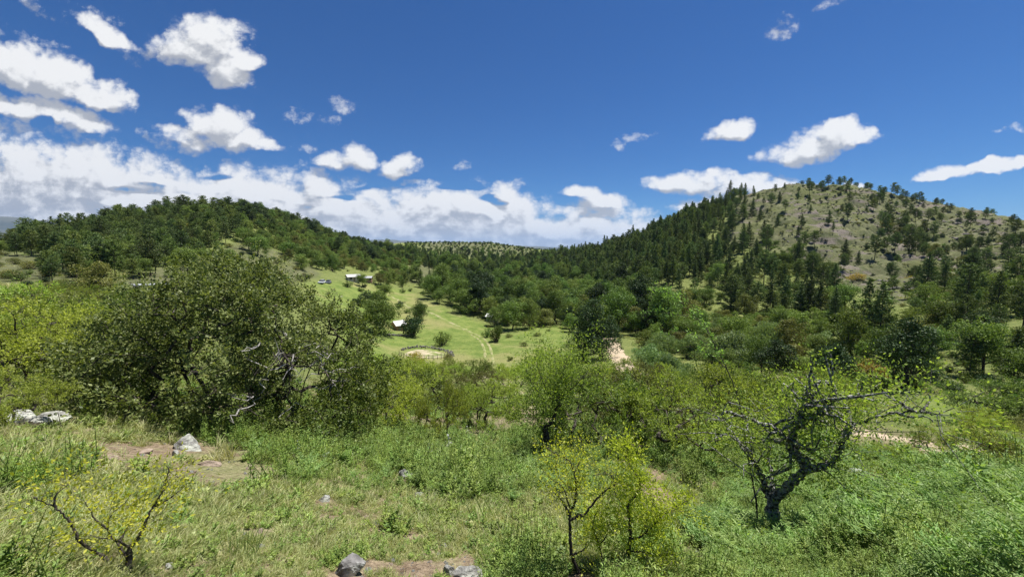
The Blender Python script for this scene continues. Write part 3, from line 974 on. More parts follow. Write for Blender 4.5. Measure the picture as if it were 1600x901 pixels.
def rock_mesh(name, dims, m, sub=4, planes=16, seed=0):
    R = np.random.default_rng(seed)
    import bmesh
    bm = bmesh.new(); bmesh.ops.create_icosphere(bm, subdivisions=sub, radius=1.0)
    v = np.array([x.co[:] for x in bm.verts]); f = np.array([[x.index for x in p.verts] for p in bm.faces]); bm.free()
    d = unit(v)
    pn = unit(R.normal(size=(planes, 3)) * np.array([1, 1, .8])); po = R.uniform(.55, .95, planes)
    dot = np.maximum(d @ pn.T, 1e-3)
    r = np.min(np.where(d @ pn.T > .05, po / dot, 9), axis=1)
    r = np.minimum(r, 1.15)
    r = r * (1 + .10 * fbm(d[:, 0] * 2.5 + 7 + seed, d[:, 1] * 2.5 + d[:, 2] * 3.1, 4, seed) + .05 * fbm(d[:, 0] * 9 + 3, d[:, 1] * 9 + d[:, 2] * 8, 3, seed + 3))
    mb = MB().add(d * r[:, None] * np.array(dims) / 2, t=f)
    return mb.mesh(name, [M[m]], False)


def plant(name, meshes, loc, rz, s, label, cat, group=None, parts=('trunk', 'crown'), sz=None):
    """A tree or shrub: an Empty at its foot with its parts below it."""
    e = empty(name, loc, rz)
    e.scale = (s, s, s * (sz or 1.0))
    for p, me in zip(parts, meshes):
        obj(p, me, e)
    tag(e, label, cat, group)
    return e


def scatter(name, P, rot, scl, idx, protos, label, kind='stuff'):
    """One object that stands copies of small plant meshes on points."""
    c = bpy.data.collections.new(name + '_kinds')
    for i, me in enumerate(protos):
        c.objects.link(bpy.data.objects.new('%s_kind_%02d' % (name, i), me))
    me = bpy.data.meshes.new(name)
    me.vertices.add(len(P)); me.vertices.foreach_set('co', np.asarray(P, np.float32).ravel())
    a = me.attributes.new('rot', 'FLOAT_VECTOR', 'POINT'); a.data.foreach_set('vector', np.asarray(rot, np.float32).ravel())
    a = me.attributes.new('scl', 'FLOAT_VECTOR', 'POINT'); a.data.foreach_set('vector', np.asarray(scl, np.float32).ravel())
    a = me.attributes.new('idx', 'INT', 'POINT'); a.data.foreach_set('value', np.asarray(idx, np.int32))
    o = obj(name, me)
    g = bpy.data.node_groups.new(name + '_nodes', 'GeometryNodeTree')
    g.interface.new_socket('Geometry', in_out='INPUT', socket_type='NodeSocketGeometry')
    g.interface.new_socket('Geometry', in_out='OUTPUT', socket_type='NodeSocketGeometry')
    T = NT(g)
    gi, go = T.n('NodeGroupInput'), T.n('NodeGroupOutput')
    ci = T.n('GeometryNodeCollectionInfo'); ci.inputs['Collection'].default_value = c
    ci.inputs['Separate Children'].default_value = True; ci.inputs['Reset Children'].default_value = True
    ip = T.n('GeometryNodeInstanceOnPoints'); ip.inputs['Pick Instance'].default_value = True

    def na(n, ty):
        q = T.n('GeometryNodeInputNamedAttribute', data_type=ty); q.inputs['Name'].default_value = n
        return [s for s in q.outputs if s.enabled and s.name == 'Attribute'][0]
    T.t.links.new(gi.outputs[0], ip.inputs['Points']); T.t.links.new(ci.outputs[0], ip.inputs['Instance'])
    T.t.links.new(na('idx', 'INT'), ip.inputs['Instance Index'])
    T.t.links.new(na('rot', 'FLOAT_VECTOR'), ip.inputs['Rotation']); T.t.links.new(na('scl', 'FLOAT_VECTOR'), ip.inputs['Scale'])
    T.t.links.new(ip.outputs[0], go.inputs[0])
    md = o.modifiers.new('stand', 'NODES'); md.node_group = g
    tag(o, label, None, None, kind)
    return o


# prototypes
PINES = [make_pine('pine', 12, 'cone', 'pine'), make_pine('pine', 13, 'cone', 'pine'), make_pine('pine', 11, 'column', 'pine'),
         make_pine('pine', 12, 'open', 'pine'), make_pine('pine', 10, 'open', 'pine_light'), make_pine('pine', 10, 'round', 'pine'), make_pine('pine', 11, 'round', 'pine_light'), make_pine('pine', 12, 'column', 'pine_light')]
PINE_H = [12, 13, 11, 12, 10, 10, 11, 12]
BROADS = [make_broad('broad', 9, 4.6, 'broad', lo=.04, blobs=54), make_broad('broad', 10, 4.6, 'broad', lo=.03, blobs=60), make_broad('broad', 9, 4.2, 'broad_light', lo=.03, blobs=54),
          make_broad('broad', 11, 4.4, 'dark', lo=.0, blobs=62, per=130), make_broad('broad', 8, 4.6, 'olive', lo=.02, blobs=52), make_broad('broad', 13, 4.6, 'broad', lo=.06, blobs=66)]
BROAD_H = [9, 10, 9, 11, 8, 13]
ROUNDS = [make_broad('round', 9, 4.9, 'broad', lo=-.08, blobs=64, per=190, size=.28), make_broad('round', 10, 4.8, 'dark', lo=-.05, blobs=66, per=190, size=.28)]
WILLOWS = [make_broad('willow', 6.5, 5.0, 'willow', lo=.0, blobs=46, per=150, size=.34, droop=.9), make_broad('willow', 6, 4.6, 'willow', lo=.0, blobs=40, per=150, size=.34, droop=.7)]
BUSHES = [make_bush('bush', 2.6, 2.1, 'broad'), make_bush('bush', 2.3, 2.2, 'olive'), make_bush('bush', 2.4, 1.9, 'broad_light'), make_bush('bush', 2.2, 1.9, 'dark'),
          make_bush('bush', 2.4, 2.3, 'bloom'), make_bush('bush', 3.0, 1.9, 'broad', blobs=26)]
THORNS = [make_thorn('thorn', 3.0, 2.0, 'thorn', 30, 42, lean=(.25, 0)), make_thorn('thorn', 2.6, 2.1, 'thorn', 32, 42, stems=2), make_thorn('thorn', 2.8, 1.8, 'thorn', 28, 38, stems=3, bare=.12),
          make_thorn('thorn', 2.3, 2.0, 'tala_dark', 36, 46, stems=3, crown_lo=.25), make_thorn('thorn', 2.5, 1.9, 'olive', 28, 40, stems=2, bare=.15, crown_lo=.3)]
THORN_H = [3.0, 2.6, 2.8, 2.3, 2.5]

# ------------------------------------------------------------------ forests on the hills
# each zone: polygon of tree feet in the photograph, distance range, spacing (m), kinds with weights, where it is
K_PINE = [('p', 0, 3), ('p', 1, 3), ('p', 2, 2), ('p', 3, 2), ('p', 5, 2), ('p', 7, 1)]
K_PINE_R = [('p', 5, 4), ('p', 3, 3), ('p', 6, 3), ('p', 4, 3), ('p', 0, 1), ('p', 7, 1), ('b', 0, 2), ('b', 2, 1)]
K_BROAD = [('b', 0, 3), ('b', 1, 3), ('b', 2, 2), ('b', 4, 2), ('b', 3, 1)]
ZONES = [
    # left hill
    ([(25, 382), (100, 372), (200, 345), (300, 325), (380, 322), (382, 350), (335, 392), (280, 412), (230, 440), (190, 452), (130, 455), (60, 452), (90, 415), (170, 380), (60, 395)], 150, 365, 5.0, K_PINE_R, .64, 'on the left hill', 'pines covering the left hill'),
    ([(225, 352), (300, 345), (290, 375), (235, 372)], 200, 340, 6.5, [('s', 4, 2), ('s', 2, 2), ('s', 1, 2)], 1.5, 'among the pines of the left hill', 'shrubs among the left hill pines'),
    ([(-20, 380), (140, 380), (110, 440), (-20, 445)], 120, 300, 8.5, [('s', 0, 2), ('s', 3, 3), ('p', 5, 1), ('s', 1, 2)], 1.0, 'on the open lower left slope', 'bushes on the open left slope'),
    ([(-30, 372), (60, 372), (110, 376), (60, 390), (-30, 392)], 200, 330, 6.5, [('p', 5, 2), ('b', 0, 2), ('b', 4, 2), ('p', 6, 1)], .65, 'along the low ridge at the left edge', 'trees on the low left ridge'),
    ([(375, 325), (450, 335), (540, 372), (610, 392), (640, 400), (560, 405), (500, 380), (420, 352), (375, 345)], 240, 420, 5.2, [('b', 0, 3), ('b', 1, 2), ('b', 3, 2), ('p', 5, 3), ('b', 4, 1)], .68, 'along the crest of the left hill', 'trees along the left hill crest'),
    ([(375, 350), (440, 352), (520, 380), (600, 400), (650, 412), (640, 440), (600, 445), (560, 430), (500, 418), (440, 385), (380, 368)], 180, 380, 5.0, [('b', 0, 3), ('b', 2, 4), ('b', 1, 2), ('b', 4, 2), ('s', 2, 2), ('s', 0, 2)], .62, 'on the right flank of the left hill', 'trees on the right flank of the left hill'),
    ([(300, 425), (370, 375), (440, 392), (490, 420), (500, 432), (420, 450), (300, 462)], 110, 260, 8.5, [('s', 0, 2), ('s', 3, 2), ('s', 1, 2), ('b', 0, 1)], .85, 'on the dry grass slope of the left hill', 'bushes on the dry slope of the left hill'),
    # back of the valley
    ([(640, 380), (740, 371), (860, 385), (830, 400), (700, 402), (640, 398)], 500, 830, 9.5, [('s', 3, 3), ('s', 0, 2), ('s', 5, 1)], 1.25, 'on the pale ridge at the back of the valley', 'round bushes on the far pale ridge'),
    ([(600, 400), (640, 402), (720, 408), (800, 409), (900, 401), (960, 395), (960, 420), (900, 430), (800, 432), (720, 430), (690, 420), (620, 412)], 330, 690, 7.5, [('p', 2, 3), ('p', 0, 3), ('b', 5, 2), ('b', 3, 2), ('p', 7, 1)], .68, 'in the dark wood at the back of the valley', 'dark trees at the back of the valley'),
    ([(690, 430), (800, 435), (900, 432), (900, 450), (800, 452), (720, 450)], 250, 420, 8.0, [('b', 5, 3), ('b', 3, 3), ('p', 2, 1), ('b', 1, 2)], 1.05, 'at the foot of the dark wood', 'tall trees at the foot of the dark wood'),
    ([(-60, 456), (130, 456), (270, 446), (330, 462), (300, 490), (130, 500), (-60, 490)], 70, 165, 6.6, [('s', 0, 2), ('s', 1, 3), ('s', 2, 2), ('b', 4, 2), ('b', 2, 1), ('p', 3, 1)], .62, 'in the bushes at the foot of the left hill', 'bushes at the foot of the left hill'),
    # valley floor trees
    ([(665, 462), (720, 452), (800, 452), (900, 455), (1000, 470), (1060, 500), (1040, 540), (985, 545), (965, 520), (905, 515), (885, 514), (830, 513), (795, 510), (770, 500), (735, 497), (705, 478)], 130, 300, 7.2, [('b', 0, 3), ('b', 1, 4), ('b', 2, 2), ('b', 3, 2), ('b', 4, 1)], 1.08, 'in the grove beyond the meadow', 'trees of the grove beyond the meadow'),
    # right hill plantation
    ([(880, 398), (960, 390), (1010, 372), (1070, 340), (1130, 312), (1172, 302), (1165, 350), (1135, 395), (1095, 420), (1060, 445), (960, 455), (880, 445)], 190, 560, 6.2, K_PINE + [('p', 7, 5), ('p', 4, 2)], .98, 'in the plantation on the right hill', 'pines of the plantation on the right hill'),
    ([(1100, 400), (1180, 378), (1240, 405), (1300, 455), (1320, 500), (1240, 505), (1150, 490), (1080, 465)], 150, 320, 5.6, [('p', 0, 3), ('p', 1, 2), ('p', 3, 2), ('s', 0, 3), ('s', 1, 3), ('s', 5, 3), ('b', 4, 1), ('b', 0, 2)], .8, 'on the lower spur of the right hill', 'trees and shrubs on the lower right spur'),
    ([(1160, 315), (1250, 292), (1330, 330), (1400, 385), (1490, 455), (1400, 462), (1310, 435), (1200, 375)], 190, 440, 13.5, [('p', 0, 3), ('p', 3, 2), ('s', 3, 3), ('s', 0, 2)], .62, 'on the bare grassy slope of the right hill', 'scattered trees on the bare right slope'),
    ([(1250, 292), (1310, 290), (1400, 306), (1480, 328), (1600, 350), (1640, 372), (1600, 400), (1480, 385), (1400, 350), (1320, 318)], 280, 500, 10.5, [('p', 5, 3), ('p', 3, 3), ('p', 6, 2), ('s', 0, 1), ('s', 3, 2)], .56, 'along the top of the right hill', 'pines along the top of the right hill'),
    ([(1330, 340), (1420, 360), (1600, 410), (1640, 440), (1500, 450), (1420, 420), (1350, 372)], 230, 440, 6.6, [('s', 0, 3), ('s', 3, 2), ('s', 4, 1), ('s', 1, 2), ('p', 3, 3), ('p', 5, 2), ('b', 4, 1)], .66, 'in the hollow of the right hill', 'trees and shrubs in the right hill hollow'),
    ([(1400, 440), (1500, 452), (1640, 440), (1640, 500), (1560, 510), (1440, 500), (1380, 470)], 150, 270, 6.0, [('s', 2, 3), ('s', 1, 2), ('s', 0, 2), ('p', 0, 2), ('p', 3, 2), ('b', 2, 2), ('s', 4, 1)], .74, 'at the foot of the right hill hollow', 'trees and shrubs at the foot of the right hollow'),
    # right valley thicket
    ([(1000, 500), (1080, 478), (1200, 505), (1320, 505), (1400, 500), (1460, 510), (1470, 560), (1380, 580), (1270, 575), (1150, 560), (1040, 560), (1000, 540)], 95, 200, 4.6, [('s', 0, 3), ('s', 2, 3), ('s', 1, 2), ('b', 2, 2), ('b', 0, 2), ('b', 4, 1)], .72, 'in the thicket of the right valley floor', 'bushes of the right valley thicket'),
    ([(1120, 560), (1270, 570), (1380, 580), (1470, 565), (1640, 520), (1640, 600), (1560, 606), (1430, 618), (1330, 612), (1200, 600)], 62, 130, 4.0, [('s', 0, 3), ('s', 3, 2), ('s', 1, 2), ('b', 0, 2), ('s', 5, 3), ('b', 3, 1)], .62, 'in the dark thicket above the lower path', 'bushes of the dark thicket above the path'),
    # meadow fringe
    ([(760, 520), (900, 520), (925, 560), (900, 590), (790, 590), (770, 550)], 95, 160, 11, [('s', 1, 2), ('s', 0, 2), ('s', 2, 1)], .5, 'on the lower meadow', 'little bushes on the lower meadow'),
    ([(560, 445), (640, 455), (690, 480), (650, 500), (600, 480), (560, 462)], 150, 230, 11, [('s', 0, 2), ('s', 3, 2), ('b', 0, 1)], .9, 'on the upper meadow', 'bushes on the upper meadow'),
]
KIND = {'p': (PINES, 'pine_tree', 'pine tree', ('trunk', 'crown')), 'b': (BROADS, 'broadleaf_tree', 'broadleaf tree', ('trunk', 'crown')), 's': (BUSHES, 'shrub', 'shrub', ('stem', 'foliage'))}
LOOK = {'p': ['dark conical pine', 'broad dark conical pine', 'narrow dark pine', 'bare-trunked open pine', 'open yellowish green pine', 'round-topped dark pine', 'round-topped lighter green pine', 'narrow light green pine'],
        'b': ['mid green broadleaf tree', 'large leafy green tree', 'light green broadleaf tree', 'dark blackish green tree', 'olive green spreading tree', 'tall billowing green tree'],
        's': ['rounded green bush', 'low olive bush', 'bright green bush', 'small dark green bush', 'yellow-flecked bush', 'upright green bush']}


def dart(poly, rmin, rmax, spacing):
    poly = np.array(poly, float)
    d = [ray(p, q) for p, q in poly]
    a = [math.atan2(x[0], x[1]) for x in d]
    a0, a1 = min(a) - .01, max(a) + .01
    area = .5 * (a1 - a0) * (rmax ** 2 - rmin ** 2)
    n = int(area / spacing ** 2 * 9) + 50
    th = rng.uniform(a0, a1, n); r = np.sqrt(rng.uniform(rmin ** 2, rmax ** 2, n))
    x, y = r * np.sin(th), r * np.cos(th); z = zg(x, y)
    px, py = project(x, y, z)
    ok = inpoly(px + rng.normal(size=n) * 9, py + rng.normal(size=n) * 5, poly) & (hidden(x, y, z) < .035)
    x, y, z, px, py = x[ok], y[ok], z[ok], px[ok], py[ok]
    grid, keep = {}, []
    cs = spacing
    for i in range(len(x)):
        gx, gy = int(x[i] // cs), int(y[i] // cs)
        s = spacing * (0.6 + .8 * (i * 0.618 % 1))
        good = True
        for ix in (gx - 1, gx, gx + 1):
            for iy in (gy - 1, gy, gy + 1):
                for k in grid.get((ix, iy), ()):
                    if (x[k] - x[i]) ** 2 + (y[k] - y[i]) ** 2 < s * s: good = False; break
                if not good: break
            if not good: break
        if good:
            grid.setdefault((gx, gy), []).append(i); keep.append(i)
    k = np.array(keep, int)
    return np.stack([x[k], y[k], z[k], px[k], py[k]], -1) if len(k) else np.zeros((0, 5))


CLEAR = [  # places kept open: tracks, house, yard, corral
    [(600, 455), (660, 462), (770, 520), (790, 560), (770, 600), (735, 600), (740, 540), (690, 500), (620, 470)],
    [(490, 425), (590, 425), (590, 446), (490, 450)], [(590, 500), (650, 500), (650, 530), (590, 530)], [(615, 535), (715, 535), (715, 572), (615, 572)],
    [(952, 520), (985, 530), (1000, 580), (952, 580)], [(1400, 690), (1545, 690), (1545, 735), (1400, 725)], [(1310, 655), (1400, 660), (1530, 690), (1610, 714), (1570, 734), (1430, 716), (1310, 700)],
    [(1440, 618), (1545, 614), (1570, 655), (1520, 672), (1440, 660)], [(185, 445), (262, 445), (262, 466), (185, 468)],
]
WHERE = {'pines covering the left hill': 'left hill pine wood', 'shrubs among the left hill pines': 'left hill clearing', 'bushes on the open left slope': 'far left open slope',
         'trees on the low left ridge': 'far left low ridge', 'trees along the left hill crest': 'left hill crest', 'trees on the right flank of the left hill': 'right flank of left hill',
         'bushes on the dry slope of the left hill': 'dry slope of left hill', 'round bushes on the far pale ridge': 'far pale ridge', 'dark trees at the back of the valley': 'dark wood behind the valley',
         'tall trees at the foot of the dark wood': 'foot of the dark wood', 'bushes at the foot of the left hill': 'foot of left hill', 'trees of the grove beyond the meadow': 'grove beyond the meadow',
         'pines of the plantation on the right hill': 'right hill plantation', 'trees and shrubs on the lower right spur': 'lower right hill spur', 'scattered trees on the bare right slope': 'bare right hill slope',
         'pines along the top of the right hill': 'right hill top', 'trees and shrubs in the right hill hollow': 'right hill hollow', 'trees and shrubs at the foot of the right hollow': 'foot of right hollow',
         'bushes of the right valley thicket': 'valley floor thicket', 'bushes of the dark thicket above the path': 'dark thicket above the path', 'bushes on the upper meadow': 'upper meadow', 'little bushes on the lower meadow': 'lower meadow'}
ZONE_BOX = {z[7]: (min(q[0] for q in z[0]), min(q[1] for q in z[0]), max(q[0] for q in z[0]), max(q[1] for q in z[0])) for z in ZONES}
CAND = []
for zi, (poly, r0, r1, sp, kinds, sc, where, grp) in enumerate(ZONES):
    pts = dart(poly, r0, r1, sp)
    w = np.array([k[2] for k in kinds], float); w /= w.sum()
    for q in pts:
        if any(inpoly(np.array([q[3]]), np.array([q[4]]), c)[0] for c in CLEAR): continue
        if grp.startswith('pines of the plantation') and rng.uniform() < (q[3] - 1095) / 95: continue
        k = kinds[rng.choice(len(kinds), p=w)]
        s = sc * (.62 + .75 * rng.uniform() ** 1.3) * (1.15 if k[0] != 's' else 1)
        if grp.startswith('pines of the plantation') and q[3] > 1080: s *= .82
        if k[0] == 's' and zi not in (1, 2, 6, 7): s *= 1.15
        hgt = {'p': PINE_H, 'b': BROAD_H}.get(k[0], [2.4] * 6)[k[1]] * s
        r = math.hypot(q[0], q[1])
        CAND.append([hgt / r * F, k[0], k[1], q, s, where, grp])
CAND.sort(key=lambda c: -c[0])
nk = {'p': 0, 'b': 0, 's': 0}
LEFT = {'p': [], 'b': [], 's': []}
FARM = {}
for c in CAND:
    if nk[c[1]] >= 290:
        LEFT[c[1]].append(c); continue
    nk[c[1]] += 1
    meshes, nm, cat, parts = KIND[c[1]]
    size = 'tall ' if c[0] > 42 else ('' if c[0] > 14 else 'small ')
    zp = ZONE_BOX[c[6]]; fx = (c[3][3] - zp[0]) / (zp[2] - zp[0]); fy = (c[3][4] - zp[1]) / (zp[3] - zp[1])
    spot = 'left side of' if fx < .25 else 'right side of' if fx > .75 else 'upper' if fy < .33 else 'lower' if fy > .67 else 'middle'
    lab = size + LOOK[c[1]][c[2]] + ', ' + spot + ' ' + WHERE[c[6]]
    q = c[3]
    plant(nm, meshes[c[2]], (q[0], q[1], q[2] - .1), rng.uniform(0, 6.28), c[4], lab, cat, c[6], parts, rng.uniform(.88, 1.18))
print('candidates', len(CAND), {k: len(v) for k, v in LEFT.items()})


def joined(pair, name):
    """Trunk and crown of a prototype as one mesh with two materials, for the stuff beyond the limit."""
    vs, qs, ts, ms, mats = [], [], [], [], []
    mb = MB()
    for i, me in enumerate(pair):
        v = np.zeros(len(me.vertices) * 3, np.float32); me.vertices.foreach_get('co', v)
        li = np.zeros(len(me.loops), np.int32); me.loops.foreach_get('vertex_index', li)
        tot = np.zeros(len(me.polygons), np.int32); me.polygons.foreach_get('loop_total', tot)
        st = np.zeros(len(me.polygons), np.int32); me.polygons.foreach_get('loop_start', st)
        q = np.stack([li[st[tot == 4] + k] for k in range(4)], -1)
        t = np.stack([li[st[tot == 3] + k] for k in range(3)], -1) if (tot == 3).any() else None
        mb.add(v.reshape(-1, 3), q, t, i); mats.append(me.materials[0])
    return mb.mesh(name, mats)


for kk, nm, lab in (('p', 'far_pine_wood', 'farther and smaller pines of the wooded hills'), ('b', 'far_broadleaf_wood', 'farther broadleaf trees of the valley woods'), ('s', 'hillside_scrub', 'smaller scrub dotted over the hillsides')):
    L = LEFT[kk]
    if not L: continue
    P = np.array([[*c[3][:2], c[3][2] - .1] for c in L]); n = len(L)
    rot = np.stack([np.zeros(n), np.zeros(n), rng.uniform(0, 6.28, n)], -1)
    s = np.array([c[4] for c in L]); sc = np.stack([s, s, s * rng.uniform(.88, 1.18, n)], -1)
    scatter(nm, P, rot, sc, [c[2] for c in L], [joined(p, nm) for p in KIND[kk][0]], lab)
# ------------------------------------------------------------------ tracks, corral, buildings

def strip(name, pix, width, m, label, off=.08, shift=0.0, wob=.18, kind='structure'):
    p = np.array([cast(*q)[:2] for q in pix])
    pp = smooth_path(np.c_[p, np.zeros(len(p))], 14)[:, :2]
    d = unit(np.gradient(pp, axis=0)); nrm = np.stack([-d[:, 1], d[:, 0]], -1)
    pp = pp + nrm * shift
    w = width / 2 * (1 + wob * rng.normal(size=len(pp)))
    us = np.linspace(-1, 1, 7)
    V = pp[:, None, :] + nrm[:, None, :] * (w[:, None] * us[None, :])[..., None]
    z = zg(V[..., 0], V[..., 1]) + off * (1.3 - np.abs(us)[None, :] ** 2 * 1.2)
    v = np.concatenate([V, z[..., None]], -1).reshape(-1, 3)
    n = len(pp); i = np.arange(n - 1)[:, None] * 7; j = np.arange(6)[None, :]
    q = np.stack([i + j, i + j + 1, i + 8 + j, i + 7 + j], -1).reshape(-1, 4)
    o = MB().add(v, q).build(name, m, smooth=True)
    return tag(o, label, kind=kind)


TRK = [(740, 523), (751, 529), (758, 538), (763, 551), (765, 573), (764, 590)]
strip('wheel_rut', TRK, .75, M['track'], 'left pale wheel rut of the track across the meadow', shift=-.95)
strip('wheel_rut', TRK, .75, M['track'], 'right pale wheel rut of the track across the meadow', shift=.95)
strip('track', [(606, 460), (613, 464), (624, 470), (634, 478), (652, 484), (673, 489), (695, 500), (726, 515), (740, 523)], 1.7, M['track'], 'worn track running up the meadow to the house', off=.14)
strip('road', [(951, 529), (955, 536), (961, 547), (969, 561), (982, 576), (1010, 588)], 4.2, M['road'], 'bare pinkish dirt road beside the tall dark tree', off=.2)
strip('road', [(1150, 586), (1200, 588), (1240, 589), (1290, 596), (1330, 606)], 2.6, M['road'], 'short stretch of dirt road behind the thorn trees', off=.10)
strip('path', [(1310, 670), (1334, 675), (1362, 680), (1403, 686), (1437, 691), (1468, 697), (1509, 705), (1560, 716)], 2.1, M['road'], 'sandy path crossing the slope on the right', off=.07)
strip('footpath', [(735, 584), (752, 588), (772, 594), (801, 608), (815, 620), (840, 640)], .9, M['sand'], 'pale footpath coming up the slope below the meadow', off=.07)

# corral: a sandy ring with a low wall of loose stones and a few fence posts
cc = cast(664, 553)
ang = math.atan2(cc[0], cc[1])


def ring(a, rx, ry):
    x, y = math.sin(a) * rx, math.cos(a) * ry
    return cc[0] + x * math.cos(ang) + y * math.sin(ang), cc[1] - x * math.sin(ang) + y * math.cos(ang)


mb = MB(); V = []; A_ = np.linspace(0, 2 * PI, 49)[:-1]
for k, q in enumerate((0, .3, .55, .76, .82)):
    for a in A_:
        x, y = ring(a, 6.6 * q, 8.6 * q)
        V.append([x, y, float(zg(x, y)) + .10 - .06 * (q == .82)])
Q = [[k * 48 + i, k * 48 + (i + 1) % 48, (k + 1) * 48 + (i + 1) % 48, (k + 1) * 48 + i] for k in range(4) for i in range(48)]
tag(mb.add(V, Q).build('corral_ground', M['sand'], smooth=True), 'trampled sandy floor of the round corral', kind='structure')

STONE = [rock_mesh('stone', (.55, .40, .34), 'stone', 2, 10, 40 + i) for i in range(5)]
w = empty('stone_wall', (cc[0], cc[1], cc[2]))
tag(w, 'low curved wall of dark loose stones round the back of the sandy corral', 'stone wall')
for a in np.linspace(-1.05, 1.95, 60):
    for lv in range(2):
        if lv == 1 and rng.uniform() < .25: continue
        x, y = ring(a + rng.normal() * .012, 7.4 + rng.normal() * .35, 9.6 + rng.normal() * .35)
        o = obj('stone', STONE[rng.integers(5)], w, (x - cc[0], y - cc[1], float(zg(x, y)) - cc[2] + .15 + lv * .3))
        o.rotation_euler = (rng.normal() * .3, rng.normal() * .3, rng.uniform(0, 6.28)); o.scale = [rng.uniform(.8, 1.4)] * 3
w = empty('stone_wall', cast(620, 524))
tag(w, 'low dark stone wall below the white roofed shed on the meadow', 'stone wall')
b0 = np.array(w.location)
for t in np.linspace(0, 1, 42):
    for lv in range(2):
        px, py = np.interp(t, [0, .3, 1], [584, 600, 640]), np.interp(t, [0, .3, 1], [519, 524, 526])
        g = cast(px + rng.normal() * .3, py)
        o = obj('stone', STONE[rng.integers(5)], w, (g[0] - b0[0], g[1] - b0[1], g[2] - b0[2] + .15 + lv * .3))
        o.rotation_euler = (rng.normal() * .3, rng.normal() * .3, rng.uniform(0, 6.28)); o.scale = [rng.uniform(.9, 1.6)] * 3
f = empty('wooden_fence', tuple(cc))
tag(f, 'rough wooden post and rail fence closing the front of the corral', 'fence')
prev = None
for a in np.linspace(2.05, 4.3, 15):
    x, y = ring(a, 7.3, 9.5); z = float(zg(x, y)); h = rng.uniform(1.15, 1.5)
    MB().tube([(0, 0, -.3), (rng.normal() * .05, 0, h)], [.09, .07], 6).build('post', M['wood'], f, loc=(x - cc[0], y - cc[1], z - cc[2]))
    if prev is not None:
        for hh in (.45, .95):
            MB().tube([(prev[0] - cc[0], prev[1] - cc[1], prev[2] - cc[2] + hh), (x - cc[0], y - cc[1], z - cc[2] + hh + rng.normal() * .05)], .045, 5).build('rail', M['wood'], f)
    prev = (x, y, z)


def foot(px, py, dz=0.0):
    g = cast(px, py)
    return (g[0], g[1], g[2] + dz), -math.atan2(g[0], g[1])


def house(px, py, W, D, H, label, wallm, roofm, rise=.9, rot=.15, name='farm_house', windows=((-.28, 1.0), (.30, 1.0)), door=0.0):
    loc, rz = foot(px, py)
    e = tag(empty(name, loc, rz + rot), label, 'house' if 'house' in name else 'shed')
    mb = MB()
    mb.box((0, 0, H / 2 - .4), (W, D, H + .8))
    g = [[-W / 2, -D / 2, H + .001], [-W / 2, D / 2, H + .001], [-W / 2, 0, H + rise - .05], [W / 2, -D / 2, H + .001], [W / 2, D / 2, H + .001], [W / 2, 0, H + rise - .05]]
    mb.add(g, t=[[0, 2, 1], [3, 4, 5]])
    mb.build('wall', wallm, e)
    r = MB(); ov = .45
    for s in (-1, 1):
        n = 10
        for k in range(n):   # ribbed sheets
            x0, x1 = -W / 2 - ov + (W + 2 * ov) * k / n, -W / 2 - ov + (W + 2 * ov) * (k + .96) / n
            y1 = s * (D / 2 + ov); z1 = H - rise * ov / (D / 2)
            v = [[x0, 0, H + rise], [x1, 0, H + rise], [x1, y1, z1], [x0, y1, z1]]
            v = v + [[a, b, c + .06] for a, b, c in v]
            r.add(v, [[0, 1, 2, 3], [4, 7, 6, 5], [0, 4, 5, 1], [1, 5, 6, 2], [2, 6, 7, 3], [3, 7, 4, 0]])
    rf = r.build('roof', roofm, e)
    d = MB().box((door * W, -D / 2 - .02, 1.0), (.9, .08, 2.0)).build('door', M['wood'], e)
    MB().box((door * W + .35, -D / 2 - .08, 1.0), (.05, .05, .12)).build('handle', M['tin'], d)
    for wx, wz in windows:
        wi = MB().box((wx * W, -D / 2 - .015, wz + .5), (1.2, .06, 1.0)).build('window', M['glass'], e)
        fr = MB()
        for q, s in (((0, .5), (1.32, .08)), ((0, -.5), (1.32, .08)), ((.62, 0), (.08, .92)), ((-.62, 0), (.08, .92)), ((0, 0), (.05, .92))):
            fr.box((wx * W + q[0], -D / 2 - .06, wz + .5 + q[1]), (s[0], .07, s[1]))
        fr.build('frame', M['wood'], wi)
    return e


house(552, 439, 6.2, 5.0, 2.4, 'long white-roofed farmhouse at the edge of the trees above the meadow', M['wall'], M['white'], 1.0, .25)
house(575, 440, 4.0, 4.0, 2.2, 'smaller brick outbuilding half hidden by trees beside the white-roofed farmhouse', M['brick'], M['tin'], .7, -.2, 'outbuilding', ((.3, .9),), -.2)
house(623, 515, 3.6, 3.8, 2.0, 'white-roofed shed between the two round trees on the meadow', M['brick'], M['white'], 1.2, .5, 'shed', ((.3, .8),), -.2)
house(771, 502, 5.0, 4.5, 2.4, 'white-roofed hut among the trees at the far edge of the meadow', M['wall'], M['white'], .9, -.3, 'hut')
house(805, 450, 9.0, 7.0, 3.0, 'ochre-roofed house mostly hidden in the valley woods', M['wall'], M['ochre'], 1.4, .2)

# open shelter on the left slope
loc, rz = foot(236, 461)
e = tag(empty('open_shelter', loc, rz + .1), 'open shelter with flat grey roof on dark posts on the left slope', 'shelter')
sx, sy, sh = 5.2, 4.2, 2.3
MB().box((0, 0, sh + .12), (sx + .8, sy + .8, .16)).build('roof', M['tin'], e)
MB().box((0, -sy / 2, sh - .06), (sx + .5, .14, .18)).build('beam', M['wood'], e)
MB().box((0, sy / 2, sh - .06), (sx + .5, .14, .18)).build('beam', M['wood'], e)
for x in (-1, 0, 1):
    for y in (-1, 1):
        MB().tube([(x * sx / 2, y * sy / 2, -.5), (x * sx / 2, y * sy / 2, sh - .16)], .10, 6).build('post', M['wood'], e)


